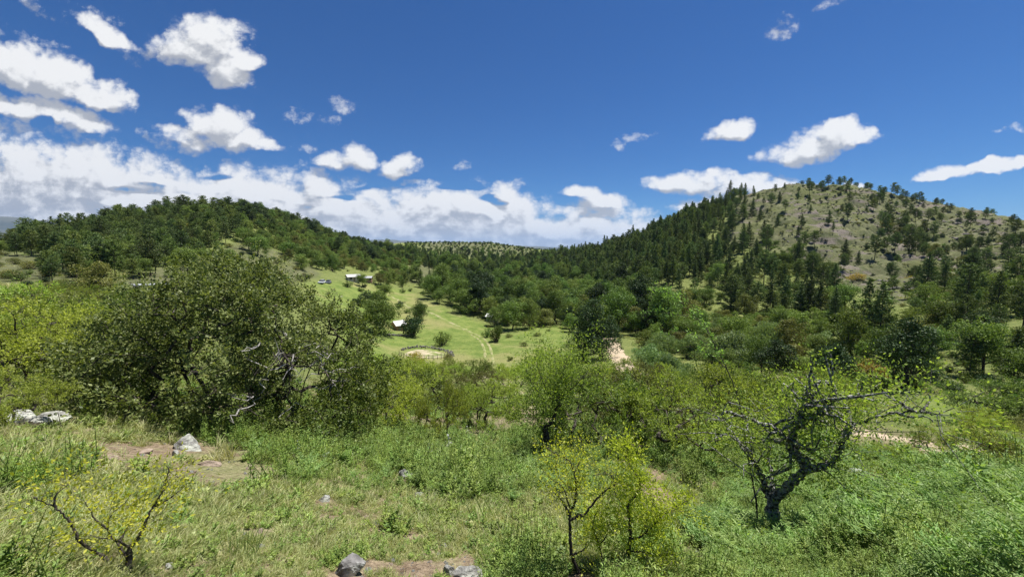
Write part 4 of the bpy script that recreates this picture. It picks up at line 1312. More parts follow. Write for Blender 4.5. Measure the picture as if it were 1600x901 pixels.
def car(px, py, rot, paint, label, name='parked_car', L=4.3, Wd=1.8, Hb=.85, Ht=1.55):
    loc, rz = foot(px, py)
    e = tag(empty(name, loc, rz + rot), label, 'car')
    # side outline of the body, extruded and tapered at the cabin
    prof = [(-.5, .30), (-.5, .62), (-.47, .80), (-.30, .88), (.36, .92), (.485, .86), (.5, .55), (.5, .30)]
    mb = MB(); n = len(prof)
    v = [(x * L, s * Wd / 2 * (1 if z < .8 else .95), z) for s in (-1, 1) for x, z in prof]
    q = [[i, (i + 1) % n, n + (i + 1) % n, n + i] for i in range(n)]
    mb.add(v, q)
    for s in (0, n):
        t = [[s, s + i, s + i + 1] for i in range(1, n - 1)]
        mb.add([v[k] for k in range(2 * n)], t=t)
    mb.build('body', paint, e)
    c = MB()
    lo = [(-.24 * L, .885), (.42 * L, .915)]; hi = [(-.10 * L, Ht), (.34 * L, Ht)]
    v = []
    for (x, z), w in ((lo[0], .92), (lo[1], .92), (hi[1], .74), (hi[0], .74)):
        v += [(x, -Wd / 2 * w, z), (x, Wd / 2 * w, z)]
    c.add(v, [[0, 2, 4, 6], [1, 7, 5, 3], [0, 1, 3, 2], [2, 3, 5, 4], [4, 5, 7, 6], [6, 7, 1, 0]])
    c.build('window', M['glass'], e)
    MB().box((.12 * L, 0, Ht + .025), (.46 * L, Wd * .73, .05)).build('roof', paint, e)
    for x in (-.31, .31):
        for s in (-1, 1):
            wh = MB().tube([(x * L, s * (Wd / 2 - .2), .32), (x * L, s * (Wd / 2 + .02), .32)], .32, 14).build('wheel', M['tyre'], e)
            MB().tube([(x * L, s * (Wd / 2 + .02), .32), (x * L, s * (Wd / 2 + .04), .32)], .18, 10).build('rim', M['tin'], wh)
    for s in (-1, 1):
        MB().box((-.497 * L, s * Wd * .34, .68), (.06, .34, .14)).build('headlight', M['white'], e)
        MB().box((.497 * L, s * Wd * .38, .70), (.06, .20, .18)).build('tail_light', M['brick'], e)
    return e


car(503, 443, 1.2, M['carwhite'], 'white car parked on the grass left of a grey one near the farmhouse')
car(513, 443, 1.35, M['cargrey'], 'grey car parked on the grass right of a white one near the farmhouse')

# ------------------------------------------------------------------ trees that stand out in the middle distance

def single(kind, i, px, pb, pt, label, group=None, wide=1.0, cat=None, name=None):
    meshes, nm, c, parts = (ROUNDS, 'broadleaf_tree', 'broadleaf tree', ('trunk', 'crown')) if kind == 'r' else KIND[kind] if kind in KIND else (WILLOWS, 'willow_tree', 'willow', ('trunk', 'crown'))
    g = cast(px, pb)
    H = {'p': PINE_H, 'b': BROAD_H, 's': [2.6, 2.3, 2.4, 2.2, 2.4, 3.0], 'w': [6.5, 6], 'r': [9, 10]}[kind][i]
    s = (pb - pt) / F * g[1] / H
    e = empty(name or nm, (g[0], g[1], g[2] - .1), rng.uniform(0, 6.28)); e.scale = (s * wide, s * wide, s)
    for p, me in zip(parts, meshes[i]): obj(p, me, e)
    return tag(e, label, cat or c, group)


single('r', 0, 594, 521, 455, 'large round dark green tree alone on the meadow left of the white shed', wide=.95)
single('r', 0, 655, 501, 470, 'round green tree on the meadow just right of the white shed', wide=1.0)
single('s', 3, 645, 524, 490, 'dark bushy tree in front of the round tree right of the white shed', cat='tree', name='broadleaf_tree', wide=.8)
single('s', 0, 690, 539, 511, 'lone spreading bush on the meadow above the corral', wide=.75)
single('s', 5, 777, 534, 499, 'small leaning bush at the bend of the meadow track', wide=.6)
single('s', 0, 760, 527, 508, 'little bush on the left edge of the meadow track', wide=.6)
single('s', 4, 650, 566, 546, 'small yellowish bush in front of the sandy corral floor', wide=.8)
single('s', 1, 700, 562, 550, 'small shrub by the right end of the corral wall', wide=.8)
single('r', 1, 932, 562, 462, 'tall dense blackish green tree beside the pinkish dirt road', wide=.85)
single('b', 3, 914, 553, 498, 'shorter dark tree leaning on the left of the tallest dark tree', wide=1.0)
single('s', 2, 905, 566, 536, 'bright green leafy bush at the foot of the tallest dark tree', wide=.8)
single('s', 3, 575, 474, 452, 'dark bush on the meadow below the farmhouse', wide=.9)
single('s', 3, 562, 478, 462, 'lower dark bush left of a bigger one below the farmhouse', wide=.9)
for i, (px, pb, pt) in enumerate([(658, 450, 421), (651, 436, 416), (671, 434, 421), (700, 431, 412), (637, 440, 420)]):
    single('p', 0 if i % 2 == 0 else 2, px, pb, pt, ['tallest dark conifer on the bare brown mound', 'conifer just left of the tallest one on the brown mound', 'tiny conifer in the middle of the brown mound', 'slender conifer at the right end of the brown mound', 'conifer at the left foot of the brown mound'][i])
single('s', 0, 543, 448, 436, 'bush at the left corner of the white-roofed farmhouse', wide=1.0)
single('b', 0, 566, 448, 425, 'tree in front of the gap between farmhouse and brick outbuilding', wide=.9)
single('b', 2, 790, 508, 470, 'light green tree right of the white-roofed hut')
WL = [(1033, 558, 518, 'greyish willow dome left of the dirt road bend'), (1049, 594, 549, 'low greyish green willow dome in front of another willow'), (1085, 560, 520, 'small fresh green willow behind the arching sapling'),
      (1150, 566, 514, 'large bright green willow dome on the right valley floor'), (1200, 548, 501, 'wide light green willow behind the largest willow dome'), (1282, 552, 515, 'light green willow right of the wide willow'),
      (1130, 528, 494, 'dull green willow behind the largest willow dome'), (1385, 530, 500, 'pale green willow below the bare right slope'), (1500, 500, 468, 'light green willow under the right hill hollow'), (1010, 572, 534, 'grey green willow just right of the dirt road')]
for i, (px, pb, pt, lab) in enumerate(WL): single('w', i % 2, px, pb, pt, lab, 'willows of the valley floor', wide=1.0 if i != 3 else 1.15)
single('s', 4, 1356, 596, 558, 'rounded shrub in brownish yellow bloom above the dead branches', wide=.95)
single('s', 4, 1340, 438, 425, 'yellow-topped shrub in the right hill hollow', wide=1.1)
PN = [(1302, 522, 456, 0, 'tall dark pine left of the tallest pair below the bare right slope'), (1355, 538, 435, 1, 'tallest dark pine below the bare right slope'), (1373, 541, 441, 0, 'tall dark pine touching the right side of the tallest one'),
      (1332, 530, 468, 1, 'dark pine touching the left side of the tallest one'), (1388, 592, 512, 3, 'feathery pine in front of the tallest pair'), (1424, 572, 536, 0, 'short dark pine in the right valley thicket'),
      (1507, 534, 460, 3, 'broad open pine above the grassy clearing on the right'), (1514, 588, 518, 3, 'slender pine in front of the broad open pine'), (1583, 598, 512, 0, 'dark pine close to the right edge of the picture'),
      (1556, 524, 474, 3, 'open pine on the small grassy knoll at right'), (1597, 522, 438, 3, 'tall open pine on the right edge with bare lower trunk'), (1254, 492, 428, 1, 'dark pine at the left foot of the bare right slope'),
      (1182, 488, 440, 3, 'slim pine standing above the willows'), (1228, 486, 436, 0, 'dark pine left of the foot of the bare slope'), (1450, 560, 520, 2, 'narrow pine in the right valley thicket'), (1478, 545, 490, 0, 'dark pine left of the broad open pine')]
for px, pb, pt, i, lab in PN: single('p', i, px, pb, pt, lab, 'pines standing out below the right hill', wide=.95 if i == 3 else 1.0)
single('p', 3, 1255, 393, 363, 'lone umbrella-shaped pine on the bare right slope', wide=1.15)
single('p', 5, 1211, 303, 289, 'dark rounded pine near the summit of the right hill', wide=.7)
single('p', 5, 1294, 293, 277, 'pine on the right-hand summit of the right hill')
single('p', 6, 1374, 306, 294, 'thin windswept pine on the skyline of the right hill')
single('p', 5, 1415, 314, 301, 'dark pine clump on the skyline of the right hill')

# ------------------------------------------------------------------ foreground trees

def local(paths, r):
    base = P3(*paths[0][0][0][:2], r)
    out = []
    for pts, w0, w1 in paths:
        q = np.array([P3(p[0], p[1], r + (p[2] if len(p) > 2 else 0)) for p in pts]) - base
        out.append((q, w0, w1))
    return base, out


def path_tree(name, r, paths, bark, leafm, label, cat, twigs=10, tl=.25, leaf_n=14, L=.03, W=.012, spread=.05, frac=.35, sink=.25, up=.3, skip_leaf=(), extra=None, sides=7):
    """A tree drawn limb by limb: smooth crooked limbs, side twigs, leaves on the twigs."""
    g = cast(*paths[0][0][0][:2]) if paths[0][0][0][1] < 899 else None
    r1 = math.hypot(g[0], g[1]) if g is not None else r
    paths = [([(q[0], q[1], (q[2] if len(q) > 2 else 0) * r1 / r) for q in pts], w0 * r1 / r, w1 * r1 / r) for pts, w0, w1 in paths]
    r = r1
    base, ps = local(paths, r)
    tb, cb = MB(), MB()
    TP, TD = [], []
    for i, (q, w0, w1) in enumerate(ps):
        sp = smooth_path(q, 6)
        sp[1:] += rng.normal(size=(len(sp) - 1, 3)) * w1 * .8
        if i == 0: sp = np.vstack([sp[0] - np.array([0, 0, sink]), sp])
        rad = (w1 + (w0 - w1) * np.linspace(1, 0, len(sp)) ** 1.6) * (1 + .10 * rng.normal(size=len(sp)))
        tb.tube(sp, rad, sides, wob=.10)
        if i in skip_leaf: continue
        ln = np.linalg.norm(np.diff(sp, axis=0), axis=1).sum()
        nt = int(twigs * ln * 2)
        for _ in range(nt):
            k = rng.uniform(frac if i == 0 else .15, 1.0) * (len(sp) - 1.001)
            a = sp[int(k)] + (sp[int(k) + 1] - sp[int(k)]) * (k % 1)
            d = unit(rng.normal(size=3) + np.array([0, 0, up]) + unit(sp[min(int(k) + 1, len(sp) - 1)] - sp[int(k)]) * .6)
            l = tl * rng.uniform(.4, 1.5)
            p = [a]
            for s in range(3): p.append(p[-1] + (d + rng.normal(size=3) * .35) * l / 3)
            p = np.array(p)
            tb.edges(p[:-1], p[1:], [w1 * .6, w1 * .45, w1 * .35], [w1 * .45, w1 * .35, w1 * .2], 4)
            TP += [p[1], p[2], p[3]]; TD += [d, d, d]
    if leaf_n and TP:
        sprays(cb, np.array(TP), np.array(TD), leaf_n, spread, L, W, sprig=spread * 2)
    e = tag(empty(name, tuple(base)), label, cat)
    obj('trunk', tb.mesh(name + '_trunk', [bark], True), e)
    if leaf_n and TP: obj('crown', cb.mesh(name + '_crown', [leafm]), e)
    return e


# the big dense tree on the left
rng = np.random.default_rng(21)
r0 = 12.0
base = at(385, r0)
sc = base[1] / F
stems = []
for k in range(8):
    x0 = rng.uniform(-1.6, 1.6); a = rng.uniform(0, 2 * PI)
    p = [np.array([x0, rng.uniform(-.5, .5), -.4])]
    d = np.array([x0 * .35 + math.cos(a) * .3, math.sin(a) * .35, 1.0])
    for j in range(7): p.append(p[-1] + unit(d + rng.normal(size=3) * .28) * .38)
    stems.append(p)
# outline of the crown: px -> height of its top above the base, in metres
ox = .96 * (np.array([140, 165, 200, 230, 262, 300, 345, 380, 410, 450, 480, 505, 535, 560, 580, 598]) - 385) * sc
oh = (672 - np.array([610, 520, 470, 452, 428, 412, 392, 390, 398, 412, 430, 462, 478, 520, 570, 640])) * sc
cl = []
while len(cl) < 175:
    x = rng.uniform(ox[0], ox[-1]); top = np.interp(x, ox, oh)
    dep = 2.6 * math.sqrt(max(.05, 1 - ((x - .1) / 3.9) ** 2))
    y = rng.uniform(-1, 1) * dep
    tz = top * math.sqrt(max(0.05, 1 - (y / (dep * 1.12)) ** 2))
    z = tz * (1 - rng.uniform(0, 1) ** 1.5 * .95)
    if math.hypot(y / dep, z / max(tz, .1)) < .5 and rng.uniform() < .6: continue
    cl.append([x, y, max(.25, z - .12)])
cl = np.array(cl)
tg = np.vstack([cl, np.repeat(cl, 9, 0) + rng.normal(size=(len(cl) * 9, 3)) * np.array([.30, .30, .22])])
sprig = cl[rng.integers(len(cl), size=70)]; sprig = sprig[sprig[:, 2] > 1.6] + np.array([0, 0, .35]) + rng.normal(size=(len(sprig[sprig[:, 2] > 1.6]), 3)) * .2
tg = np.vstack([tg, sprig])
tg[:, 2] = np.maximum(tg[:, 2], .12)
N, Pp, rad, tips, _ = branch_graph(stems, tg, seg=.3, gnarl=.3, r_tip=.005, expo=.46, skip=2)
tb = MB(); graph_mesh(tb, N, Pp, rad, 5)
tp = N[tips]; td = unit(tp - N[np.maximum(Pp[tips], 0)])
grey = (np.abs(tp[:, 0] - (515 - 385) * sc) < .75) & (np.abs(tp[:, 2] - 2.0) < .75) & (tp[:, 1] < -.4)
leafy = ~grey | (rng.uniform(size=len(tp)) < .22)
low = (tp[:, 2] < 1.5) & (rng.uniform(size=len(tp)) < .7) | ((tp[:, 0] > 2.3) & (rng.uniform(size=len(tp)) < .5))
cb = MB()
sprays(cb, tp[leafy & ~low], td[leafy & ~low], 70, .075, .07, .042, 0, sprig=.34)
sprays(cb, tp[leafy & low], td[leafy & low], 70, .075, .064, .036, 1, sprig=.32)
e = tag(empty('hackberry_tree', tuple(base)), 'largest leafy tree of the foreground, dense and dome-shaped with many stems, left of centre', 'tree')
obj('trunk', tb.mesh('dense_tree_trunk', [M['bark']]), e)
obj('crown', cb.mesh('dense_tree_crown', [M['tala'], M['tala_dark']]), e)
gp = N[Pp[tips[grey]]]
for a in gp[::3]:
    p = [a]; d = unit(rng.normal(size=3) + np.array([.1, -.9, .25]))
    for s in range(4): p.append(p[-1] + unit(d + rng.normal(size=3) * .5) * .17)
    MB().tube(p, np.linspace(.015, .004, 5), 4).build('dead_branch', M['dead_wood'], e)

# the crooked lichen-covered tree on the right
rng = np.random.default_rng(33)
path_tree('gnarled_tree', 7.6, [
    ([(1211, 852), (1208, 815), (1207, 785), (1225, 767), (1243, 748), (1260, 735), (1281, 729), (1300, 722, .1), (1312, 706, .1), (1316, 694, .1), (1321, 671, .1), (1339, 662, .1), (1371, 650, 0), (1410, 643, -.1), (1438, 643, -.2), (1463, 648, -.2)], .105, .011),
    ([(1207, 788), (1198, 768), (1192, 750), (1184, 735), (1178, 718, -.1), (1170, 700, -.3)], .075, .025),
    ([(1318, 684, .1), (1327, 662, .2), (1322, 640, .3), (1310, 622, .3), (1299, 598, .4), (1300, 572, .4), (1293, 546, .4)], .062, .008),
    ([(1299, 600, .4), (1285, 596, .4), (1272, 599, .3), (1258, 606, .2), (1256, 616, .1), (1252, 627, 0)], .040, .010),
    ([(1321, 654, .2), (1302, 639, .1), (1290, 634, 0), (1277, 631, -.1), (1262, 637, -.1), (1251, 650, -.1), (1243, 666, 0), (1234, 690, .1), (1233, 705, .1)], .035, .05),
    ([(1262, 734), (1257, 722), (1246, 712), (1234, 702), (1229, 686, -.1), (1207, 668, -.3), (1190, 661, -.4), (1172, 655, -.5), (1150, 648, -.6), (1133, 643, -.7), (1120, 655, -.8)], .075, .016),
    ([(1234, 702), (1240, 686, .2), (1246, 664, .3), (1247, 640, .4), (1240, 615, .5), (1238, 590, .5)], .05, .010),
    ([(1426, 643, -.1), (1406, 629, -.2), (1392, 622, -.2), (1381, 615, -.2), (1379, 606, -.2)], .022, .008),
    ([(1438, 643, -.2), (1448, 634, -.1), (1452, 626, 0), (1453, 616, 0)], .020, .008),
    ([(1400, 644, -.1), (1425, 652, -.3), (1445, 650, -.4), (1458, 658, -.4)], .022, .006),
    ([(1306, 622, .3), (1322, 612, .4), (1336, 618, .5), (1344, 612, .6)], .020, .006),
    ([(1316, 696, .1), (1298, 690, .4), (1280, 685, .5), (1262, 677, .6)], .03, .008),
    ([(1211, 800), (1206, 775, .3), (1207, 745, .5), (1200, 715, .7), (1203, 690, .8), (1190, 660, .9)], .07, .010),
    ([(1178, 718, -.1), (1160, 700, 0), (1150, 680, .2), (1135, 668, .4)], .03, .008),
], M['lichen_bark'], M['thorn'], 'gnarled half-dead tree with pale lichen on its black limbs, reaching out to the right', 'tree', twigs=6, tl=.60, leaf_n=24, L=.036, W=.021, spread=.11, frac=.35, sides=8, skip_leaf=(2, 3, 7, 8, 9))

# thin arching sapling
path_tree('arching_sapling', 5.6, [
    ([(1185, 850), (1182, 788), (1173, 735), (1165, 690), (1157, 640), (1148, 605), (1135, 575), (1122, 548), (1108, 522), (1090, 498), (1066, 474), (1042, 458), (1016, 448)], .013, .003),
    ([(1122, 548), (1100, 533, .1), (1078, 520, .2), (1052, 518, .3), (1040, 522, .3)], .006, .002),
    ([(1108, 522), (1098, 500, .1), (1084, 478, .1), (1062, 458, .2), (1048, 450, .2)], .006, .002),
    ([(1090, 498), (1062, 492, -.1), (1035, 488, -.1), (1010, 487, -.1)], .005, .002),
    ([(1135, 575), (1112, 556, -.1), (1090, 542, -.2), (1066, 542, -.2)], .006, .002),
], M['bark'], M['fresh'], 'thin arching sapling with pale green sprays in front of the willows', 'sapling', twigs=8, tl=.08, leaf_n=2, L=.05, W=.017, spread=.022, frac=.55, up=-.1)

# small yellow-leaved trees in front
path_tree('yellow_sapling', 3.35, [
    ([(912, 912), (903, 890), (893, 866), (891, 840), (891, 820), (890, 802), (897, 788), (900, 772), (900, 756), (897, 738), (887, 718), (872, 710), (862, 706)], .022, .004),
    ([(890, 804), (883, 790), (875, 778), (868, 770)], .016, .004),
    ([(892, 812), (904, 805), (915, 802), (927, 785), (945, 767), (962, 756), (957, 746), (950, 740), (927, 741)], .014, .003),
    ([(897, 738), (905, 722, .1), (912, 708, .1), (908, 690, .1)], .007, .002),
    ([(893, 866), (905, 862), (914, 855), (917, 846)], .010, .003),
    ([(899, 766), (884, 756, .1), (872, 742, .2), (868, 726, .2)], .007, .002),
    ([(892, 800), (880, 762, -.1), (862, 748, -.1), (848, 735, -.1)], .007, .002),
], M['bark'], M['yellow'], 'small dark-stemmed sapling with sparse yellow leaves, left of the brighter yellow one', 'sapling', twigs=16, tl=.15, leaf_n=6, L=.024, W=.011, spread=.04, frac=.5)
path_tree('yellow_sapling', 3.75, [
    ([(980, 880), (982, 860), (985, 840), (984, 815), (981, 790), (992, 775), (1000, 760), (996, 745), (988, 733), (980, 718), (974, 702)], .022, .003),
    ([(984, 842), (1000, 838), (1012, 828), (1022, 819), (1034, 806), (1046, 797), (1060, 788), (1076, 781)], .012, .003),
    ([(1000, 838), (1010, 815, .1), (1018, 795, .1), (1022, 780, .1)], .008, .003),
    ([(981, 792), (966, 778, .1), (958, 760, .1), (955, 748, .1)], .008, .003),
    ([(984, 860), (1005, 862, -.1), (1030, 866, -.1), (1052, 866, -.1)], .010, .003),
    ([(941, 872), (936, 850), (927, 826), (930, 805), (940, 790)], .010, .003),
    ([(936, 850), (948, 836), (953, 818), (972, 826)], .007, .003),
], M['bark'], M['yellow'], 'bright yellow-leaved sapling in the middle foreground', 'sapling', twigs=22, tl=.16, leaf_n=15, L=.026, W=.012, spread=.042, frac=.25)
path_tree('yellow_shrub', 3.7, [
    ([(200, 896), (202, 870), (204, 854), (217, 840), (228, 815), (237, 794), (247, 780), (254, 767), (262, 744), (264, 728)], .020, .003),
    ([(241, 790), (262, 780), (278, 768), (294, 754)], .010, .002),
    ([(196, 890), (180, 885), (160, 868), (127, 847), (118, 830), (112, 818), (98, 802), (87, 794), (70, 785), (53, 777)], .015, .003),
    ([(87, 795), (85, 782), (90, 770), (100, 762), (107, 757)], .008, .002),
    ([(201, 875), (185, 850, .1), (168, 826, .2), (177, 800, .2), (195, 785, .2), (205, 770, .2)], .010, .002),
    ([(168, 826, .2), (150, 812, .2), (140, 795, .2), (130, 780, .2)], .008, .002),
    ([(204, 856), (180, 842, -.1), (160, 840, -.2), (140, 835, -.2)], .008, .002),
    ([(185, 850, .1), (200, 820, .2), (212, 790, .3), (214, 765, .3)], .008, .002),
], M['bark'], M['yellow'], 'low spreading shrub with bare dark twigs and yellow leaves, lower left', 'shrub', twigs=16, tl=.15, leaf_n=6, L=.024, W=.011, spread=.045, frac=.3)

# central thorn tree with a bare crooked trunk
path_tree('thorn_tree', 13.2, [
    ([(857, 712), (856, 695), (853, 680), (852, 668), (862, 658), (868, 645), (868, 635), (866, 620), (872, 600), (880, 580), (886, 562)], .16, .012),
    ([(866, 640), (874, 632), (872, 622), (890, 610), (905, 596), (918, 580)], .07, .010),
    ([(866, 632), (858, 618), (852, 606), (846, 590), (840, 572)], .05, .009),
    ([(868, 628), (880, 608, .3), (898, 595, .4), (915, 590, .5), (935, 585, .6)], .045, .009),
    ([(858, 618), (842, 612, -.3), (832, 600, -.5), (824, 585, -.5)], .03, .008),
    ([(852, 690), (848, 672), (843, 660), (836, 650), (828, 640)], .04, .010),
], M['bark'], M['thorn'], 'thorn tree with a bare crooked black trunk in the middle of the slope', 'thorn tree', twigs=8, tl=.75, leaf_n=24, L=.055, W=.026, spread=.10, frac=.55)

TH = [  # proto, px, base py, top py, label, extra width
    (1, 692, 690, 597, 'slim thorn tree with a forked dark stem, right of the dense foreground tree', .55), (0, 770, 676, 592, 'low thorn tree with a curved black trunk left of the crooked-trunk tree', 1.0),
    (2, 742, 668, 598, 'thin thorn shrub between the forked stem and the curved trunk', .8), (2, 560, 672, 560, 'dark-trunked thorn tree at the right foot of the dense foreground tree', .8), (1, 600, 668, 572, 'yellow-green thorn tree right of the dense foreground tree', .8),
    (3, 640, 640, 580, 'rounded thorn shrub below the corral', 1.1), (4, 700, 635, 582, 'olive thorn shrub behind the forked stem', 1.1), (3, 935, 700, 588, 'dense thorn shrub right of the crooked-trunk tree', 1.0),
    (4, 985, 690, 580, 'wide grey-twigged thorn tree at centre right', 1.0), (0, 1046, 712, 585, 'thorn tree with a low forked black trunk left of the gnarled tree', 1.05), (1, 1092, 690, 572, 'bright yellow-green thorn tree behind the forked trunk', 1.0),
    (3, 1140, 680, 575, 'thorn tree behind the arching sapling stem', .9), (1, 1180, 672, 582, 'yellow-green thorn tree left of the gnarled limbs', .9), (4, 1235, 668, 586, 'thorn shrub seen through the gnarled limbs', .9), (2, 1330, 655, 612, 'small thorn shrub under the upright dead branch', .9),
    (1, 112, 606, 476, 'two-trunked thorn tree left of the dense foreground tree', 1.0), (0, 45, 612, 470, 'yellow-green thorn tree at the left edge', 1.0), (3, 175, 590, 470, 'olive thorn tree touching the left of the dense tree', .9), (1, 15, 560, 440, 'bright thorn tree farther back at the left edge', 1.0),
    (4, 85, 560, 455, 'dull olive thorn tree behind the two-trunked one', 1.0), (1, 20, 668, 572, 'low yellow-green bush beside the pale outcrop at left', .9), (2, 1545, 748, 672, 'spreading thorn shrub below the right end of the path', 1.3), (4, 1600, 752, 690, 'thorn shrub at the right edge below the path', 1.2),
    (3, 1455, 703, 668, 'dark round bush on the edge of the sandy path', .9), (2, 1402, 735, 688, 'nearly bare low shrub below the sandy path', 1.2), (3, 1578, 660, 602, 'dark flat-topped bush at the right edge of the clearing', 1.4), (3, 1618, 662, 600, 'dark bush cut by the right edge of the frame', 1.4),
]
for i, px, pb, pt, lab, wd in TH:
    g = cast(px, pb)
    s = (pb - pt) / F * g[1] / THORN_H[i]
    e = empty('thorn_tree' if 'tree' in lab else 'thorn_shrub', (g[0], g[1], g[2] - .05), rng.uniform(0, 6.28)); e.scale = (s * wd, s * wd, s)
    for p, me in zip(('trunk', 'crown'), THORNS[i]): obj(p, me, e)
    tag(e, lab, 'thorn tree' if 'tree' in lab else 'thorn shrub', 'thorn trees and shrubs of the near slope')

ZT = [([(560, 600), (1000, 590), (1330, 605), (1360, 650), (1100, 668), (860, 672), (600, 650)], 14, 58, 5.0, 'below the meadow'),
      ([(-60, 455), (130, 455), (300, 480), (300, 560), (200, 600), (-60, 605)], 18, 110, 4.4, 'in the left thicket'),
      ([(1400, 692), (1680, 690), (1680, 765), (1460, 745)], 9, 30, 3.6, 'on the bank under the path')]
for poly, a, b, sp, where in ZT:
    for q in dart(poly, a, b, sp):
        if any(inpoly(np.array([q[3]]), np.array([q[4]]), c)[0] for c in CLEAR): continue
        i = rng.choice(5, p=[.22, .30, .16, .18, .14])
        s = rng.uniform(.6, 1.05) * (.62 if 'bank' in where else 1) * (1.25 if 'left' in where else 1)
        e = plant('thorn_shrub', THORNS[i], (q[0], q[1], q[2] - .05), rng.uniform(0, 6.28), s,
                  ['leaning yellow-green thorn shrub ', 'broad yellow-green thorn shrub ', 'thin half-bare thorn shrub ', 'dense deep green thorn shrub ', 'greyish olive thorn shrub '][i] + where + (', at its left end' if q[3] < min(u_[0] for u_ in poly) * .66 + max(u_[0] for u_ in poly) * .34 else ', at its right end' if q[3] > min(u_[0] for u_ in poly) * .34 + max(u_[0] for u_ in poly) * .66 else ', near its middle'), 'thorn shrub', 'thorn shrubs ' + where, sz=rng.uniform(.85, 1.15))

# ------------------------------------------------------------------ rocks
RK = [('rock', 292, 702, 54, 30, 'large pale lichen-covered boulder in front of the dense tree'), ('rock', 276, 712, 14, 12, 'small pale stone at the left foot of the large boulder'), ('rock_red', 327, 727, 30, 13, 'flat reddish stone right of the large boulder'),
      ('rock_red', 226, 708, 22, 9, 'small flat reddish stone left of the large boulder'), ('rock_red', 172, 716, 20, 9, 'half-buried brown stone in the bare patch at left'), ('rock', 82, 660, 52, 20, 'pale rock outcrop in the grass at left'),
      ('rock', 30, 656, 60, 26, 'pale grey rock outcrop at the left edge'), ('rock', 55, 665, 36, 16, 'low pale rock between the two left outcrops'), ('rock_dark', 547, 896, 50, 32, 'white stone at the bottom edge, its front shade painted in as dark colour'),  # bottom-edge stone is white; the shade on its front is put into the colour
      ('rock', 731, 902, 40, 22, 'white stone at the bottom edge, the larger of two side by side'), ('rock', 702, 898, 17, 20, 'small white upright stone beside a larger white one'), ('rock', 634, 746, 24, 16, 'round grey stone in the weeds at centre'),
      ('rock', 656, 775, 17, 9, 'small grey stone below the round grey one'), ('rock', 508, 782, 22, 12, 'flat grey stone in the grass left of centre'), ('rock_red', 340, 792, 16, 9, 'brownish pebble stone in the lower left grass'),
      ('rock', 263, 887, 16, 9, 'small pale stone near the bottom left'), ('rock', 246, 829, 15, 9, 'small pale stone right of the yellow shrub'), ('rock', 694, 853, 13, 6, 'thin pale stone above the white pair'),
      ('rock', 1475, 756, 44, 12, 'slanting grey slab below the path on the right'), ('rock_dark', 1440, 752, 26, 12, 'broken grey rocks left of the slanting slab'), ('rock', 1335, 742, 40, 8, 'long pale stone in the ferny weeds at right'),
      ('rock', 1560, 786, 26, 16, 'pale rock in the grass near the right edge'), ('rock', 1592, 792, 26, 14, 'pale rock at the right edge'), ('rock', 515, 714, 30, 9, 'pale flat rocks among weeds below the dense tree'), ('rock_red', 392, 733, 18, 9, 'reddish stone right of the flat reddish one'),
      ('rock', 160, 472, 14, 5, 'pale flat slab beside the open shelter'), ('rock', 234, 463, 10, 5, 'white block under the open shelter')]
for i, (m, px, pb, w, h, lab) in enumerate(RK):
    g = cast(px, pb)
    k = g[1] / F
    me = rock_mesh('rock', (w * k * 1.08, w * k * rng.uniform(.65, .9), h * k * 1.35), m, 4, 14, i)
    o = obj('rock', me, None, (g[0], g[1], g[2] + h * k * (.30 if pb > 890 else .12))); o.rotation_euler = (rng.normal() * .12, rng.normal() * .12, rng.normal() * .3)
    tag(o, lab, 'rock')

# ------------------------------------------------------------------ ground cover

def tuft(n, L, W, m, spreadr=.06, splay=.5):
    mb = MB()
    a = rng.uniform(0, 2 * PI, n); q = np.sqrt(rng.uniform(0, 1, n)) * spreadr
    b = np.stack([np.cos(a) * q, np.sin(a) * q, np.zeros(n)], -1)
    d = unit(np.stack([rng.normal(size=n) * splay, rng.normal(size=n) * splay, np.ones(n)], -1))
    l = L * rng.uniform(.5, 1.2, n)
    mid = b + d * (l * .55)[:, None]
    tip = b + d * l[:, None] + np.stack([d[:, 0] * l * .35, d[:, 1] * l * .35, -l * .12], -1)
    s = unit(np.cross(d, rand_dirs(n))) * W * .5
    v = np.stack([b - s, b + s, mid + s * .8, mid - s * .8, tip], 1).reshape(-1, 3)
    i = np.arange(n) * 5
    mb.add(v, np.stack([i, i + 1, i + 2, i + 3], -1), np.stack([i + 3, i + 2, i + 4], -1))
    return mb.mesh('tuft', [M[m]])


def weed(stems, H, nl, L, W, m, sp=.10, m2=None, flowers=0):
    mb = MB(); A, B = [], []
    for s in range(stems):
        b = np.array([rng.normal() * sp * .5, rng.normal() * sp * .5, 0]); d = unit(np.array([rng.normal() * .3, rng.normal() * .3, 1])); h = H * rng.uniform(.6, 1.1)
        A.append(b); B.append(b + d * h)
        t = rng.uniform(.15, 1.0, nl)
        P = b + d * (h * t)[:, None]
        a = rng.uniform(0, 2 * PI, nl)
        o = np.stack([np.cos(a), np.sin(a), rng.uniform(-.1, .7, nl)], -1)
        sz = L * rng.uniform(.6, 1.2, nl) * (1.15 - .5 * t)
        mb.leaves(P + o * sz[:, None] * .5, o, unit(np.stack([-np.cos(a) * .5, -np.sin(a) * .5, np.ones(nl)], -1) + rng.normal(size=(nl, 3)) * .3), sz, sz * W / L, 0)
        if flowers:
            mb.leaves(np.array([b + d * h] * 5) + rng.normal(size=(5, 3)) * .015, rand_dirs(5, .4), rand_dirs(5), .045, .032, 1)
    mb.edges(A, B, [.004] * stems, [.002] * stems, 3)
    return mb.mesh('weed', [M[m]] + ([M['flower']] if flowers else []))


